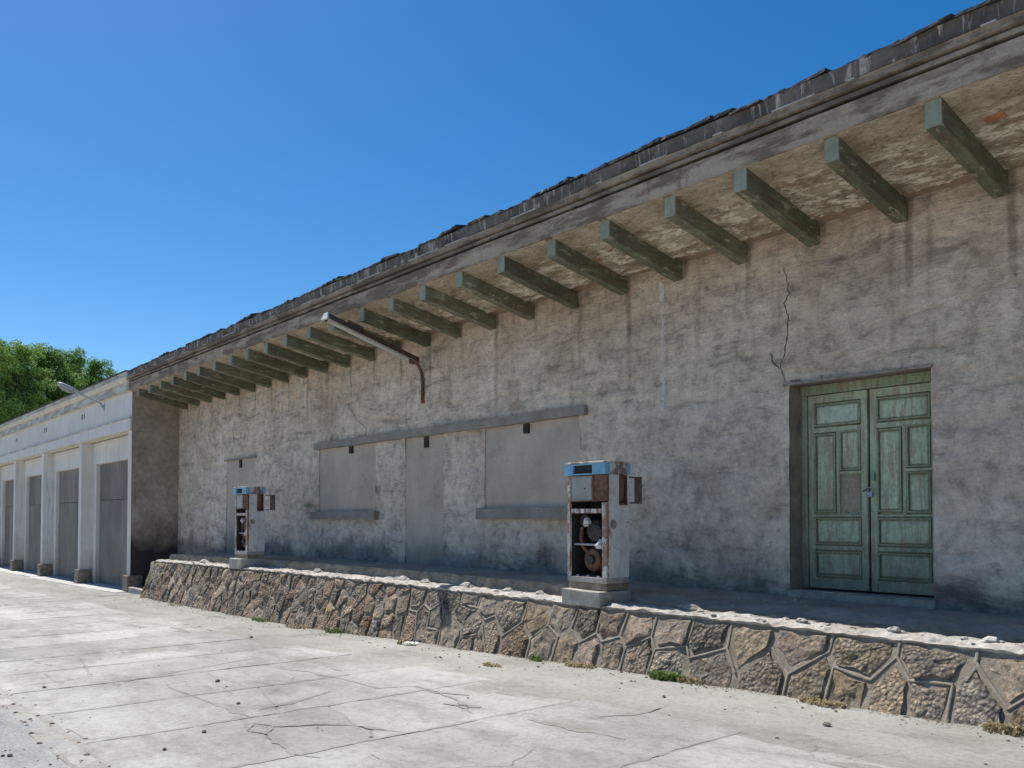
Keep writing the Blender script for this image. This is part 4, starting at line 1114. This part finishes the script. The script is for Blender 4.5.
def make_tree(px, py, d, rad, ht_below, label, mat, seed, lobes):
    rr = random.Random(seed); top = ray(px, py, d); zb = zg(top.x) - .1
    tr = empty('tree', (top.x, top.y, zb), label, 'tree', 'leafy trees behind the garages')
    H = top.z - zb
    tk = MB(); tk.tube([(0, 0, 0), (.1, .05, H*.25), (-.05, .1, H*.5), (.1, 0, H*.8), (0, 0, H*.95)], [.32, .26, .20, .12, .03], 10)
    cr = MB()
    for i in range(lobes):
        t_ = (i + .5)/lobes; z = H*(.32 + .64*t_); q = rr.uniform(0, 6.28)
        env = rad*math.sin(math.pi*min(1, max(.0, (t_*.82+.16))))**.7
        o = env*rr.uniform(.25, .85); c = (o*math.cos(q), o*math.sin(q), z - .25)
        tk.tube([(0, 0, z*.72), tuple(Vector((0, 0, z*.72)).lerp(Vector(c), .5) + Vector((0, 0, .15))), c], [.09, .06, .02], 6)
        for _ in range(6):
            s = rr.uniform(.35, .72); e = (c[0]+rr.gauss(0, .55), c[1]+rr.gauss(0, .55), min(H-.25, c[2]+rr.gauss(0, .45)))
            leaves(cr, e, (s*1.1, s*1.1, s*.85), int(190*s/.5), .085, rr)
    leaves(cr, (0, 0, H-.65), (.6, .6, .65), 260, .085, rr)
    tk.build('trunk', 'bark', tr); cr.build('crown', mat, tr)
make_tree(-12, 330, 62, 2.9, 0, 'tall dark green tree at the left edge behind garages', 'leaf', 3, 44)
make_tree(15, 338, 60, 2.0, 0, 'slim leafy tree next to the tallest left-edge tree', 'leaf_pale', 5, 34)
make_tree(50, 345, 64, 2.5, 0, 'round-topped green tree in the middle of the row behind the street lamp', 'leaf', 8, 42)
make_tree(70, 348, 68, 2.0, 0, 'bright green tree right of the street lamp, behind the cornice', 'leaf_pale', 13, 36)
make_tree(90, 356, 70, 1.5, 0, 'rightmost smaller green tree peeking over the garage roof', 'leaf', 21, 30)

# weeds, litter and stones
def weed(px, py, Y, r, n, mat, label, cat='weed', grp='weeds along the foot of the stone wall', h=.12):
    X = aX(px, Y); z = zg(X) - .005; rr = random.Random(int(px*7)); mm = MB()
    for _ in range(n):
        a = rr.uniform(0, 6.28); o = r*rr.random()**.6; x, y = o*math.cos(a)*1.3, o*math.sin(a)*.6
        L = h*rr.uniform(.4, 1.1); b = rr.uniform(0, 6.28); w = .006*rr.uniform(.7, 1.6); lean = rr.uniform(.2, .9)
        dx_, dy_ = math.cos(b), math.sin(b)
        pts = [(x, y, 0), (x+dx_*L*lean*.4, y+dy_*L*lean*.4, L*.6), (x+dx_*L*lean, y+dy_*L*lean, L*.75)]
        vs = []
        for i, q in enumerate(pts):
            ww = w*(1, 1.3, .2)[i]; vs += [(q[0]-dy_*ww, q[1]+dx_*ww, q[2]), (q[0]+dy_*ww, q[1]-dx_*ww, q[2])]
        mm.add(vs, [(0,1,3,2), (2,3,5,4)])
    o = mm.build('weed', mat); o.location = (X, Y, z); tag(o, label, cat, grp); return o
weed(665, 677, 6.80, .16, 240, 'weed', 'bright green weed tuft at the wall foot, below the near pump', h=.11)
weed(690, 680, 6.81, .14, 70, 'dry', 'straw-coloured dry grass just right of the bright green weed', h=.08)
weed(535, 660, 6.80, .09, 60, 'weed', 'small green sprout at the wall foot, left of the near pump', h=.08)
weed(335, 634, 6.80, .20, 150, 'weed', 'green weed patch at the wall foot, right of the far pump', h=.10)
weed(262, 617, 6.80, .22, 120, 'weed', 'low green weed at the wall foot below the far pump', h=.08)
weed(300, 626, 6.78, .30, 120, 'dry', 'dry grass heap at the wall foot between the two green patches', h=.10)
weed(1000, 730, 6.80, .12, 90, 'dry', 'dry reddish grass at the right end of the stone wall', h=.10)
weed(180, 603, 6.79, .35, 100, 'dry', 'thin dry grass at the far left foot of the stone wall', h=.08)
weed(820, 702, 6.81, .17, 260, 'dry', 'sparse dry stalks at the wall foot in front of the green door', h=.05)
weed(580, 664, 6.80, .18, 280, 'dry', 'thin dry grass at the wall foot right below the near pump block', h=.06)
weed(492, 672, 6.15, .12, 90, 'dry', 'flat tuft of dry grass lying out on the pavement', grp='dry grass on the pavement', h=.05)
weed(400, 643, 6.58, .05, 30, 'dry', 'tiny dry sprig beside the pale litter', grp='dry grass on the pavement', h=.09)
c = at(411, 643, 6.62)
c.z = zg(c.x)
mm = MB(); gx = 7; vs = []
for j in range(5):
    for i in range(gx): vs.append((-.11 + .22*i/(gx-1), -.06 + .12*j/4, .018 + .02*abs(math.sin(i*1.3+j)) + .012*(j == 0)))
mm.add(vs, [(j*gx+i, j*gx+i+1, (j+1)*gx+i+1, (j+1)*gx+i) for j in range(4) for i in range(gx-1)])
o = mm.build('litter', 'litter'); o.location = (c.x, 6.62, c.z); o.rotation_euler = (.12, .0, .4)
tag(o, 'crumpled pale green wrapper lying on the pavement by the stone wall', 'litter')
for k, (px, py, r, lab) in enumerate(((825, 724, .028, 'dark reddish stone on the pavement in front of the green door'), (663, 696, .018, 'small dark stone on the pavement below the green weed'),
      (219, 681, .03, 'dark stone on the pavement left of the litter'), (206, 731, .02, 'dark pebble on the cracked slab near the bottom left'),
      (47, 687, .022, 'brown pebble near the road edge at far left'), (252, 637, .03, 'dark pebble on the pavement below the far pump'),
      (167, 748, .016, 'lowest dark pebble near the bottom left corner'), (240, 703, .02, 'brown pebble in the middle of the pavement joint'))):
    q = gpt(px, py); mm = MB(); rock(mm, 0, 0, .005, r, .8); o = mm.build('stone_chip', 'pebble'); o.location = q; tag(o, lab, 'stone', 'stones scattered on the pavement')
mm = MB()
for k in range(620):
    if k < 480: x, y = R.uniform(-24, 2), 6.84 - abs(R.gauss(0, .35))
    else: x, y = R.uniform(-24, 2), R.uniform(1.8, 7)
    rock(mm, x, y, zg(x)-.002, R.choice((.005, .007, .009, .014))*R.uniform(.7, 1.3), .7)
for k in range(520):
    x, y = R.uniform(-16, -3), 1.75 - abs(R.gauss(0, .7))
    rock(mm, x, y, zg(x)-.006, R.choice((.006, .009, .012, .018))*R.uniform(.7, 1.3), .7)
tag(mm.build('grit', 'pebble'), 'fine grit and crumbs scattered over the pavement', 'grit', kind='stuff')
mm = MB()
rr = random.Random(4)
for k in range(1500):
    x = rr.uniform(-23.4, 3); y = 6.85 - abs(rr.gauss(0, .06)); L = rr.uniform(.02, .07); b = rr.uniform(0, 6.28)
    if nz(x*1.1, 4, 4) < -.05: continue
    mm.add([(x, y, zg(x)-.01), (x+.008, y, zg(x)-.01), (x+math.cos(b)*L, y+math.sin(b)*L*.5, zg(x)+L*.6)], [(0,1,2)])
tag(mm.build('dry_grass', 'dry'), 'thin dry grass fringe along the foot of the stone wall', 'grass', kind='stuff')
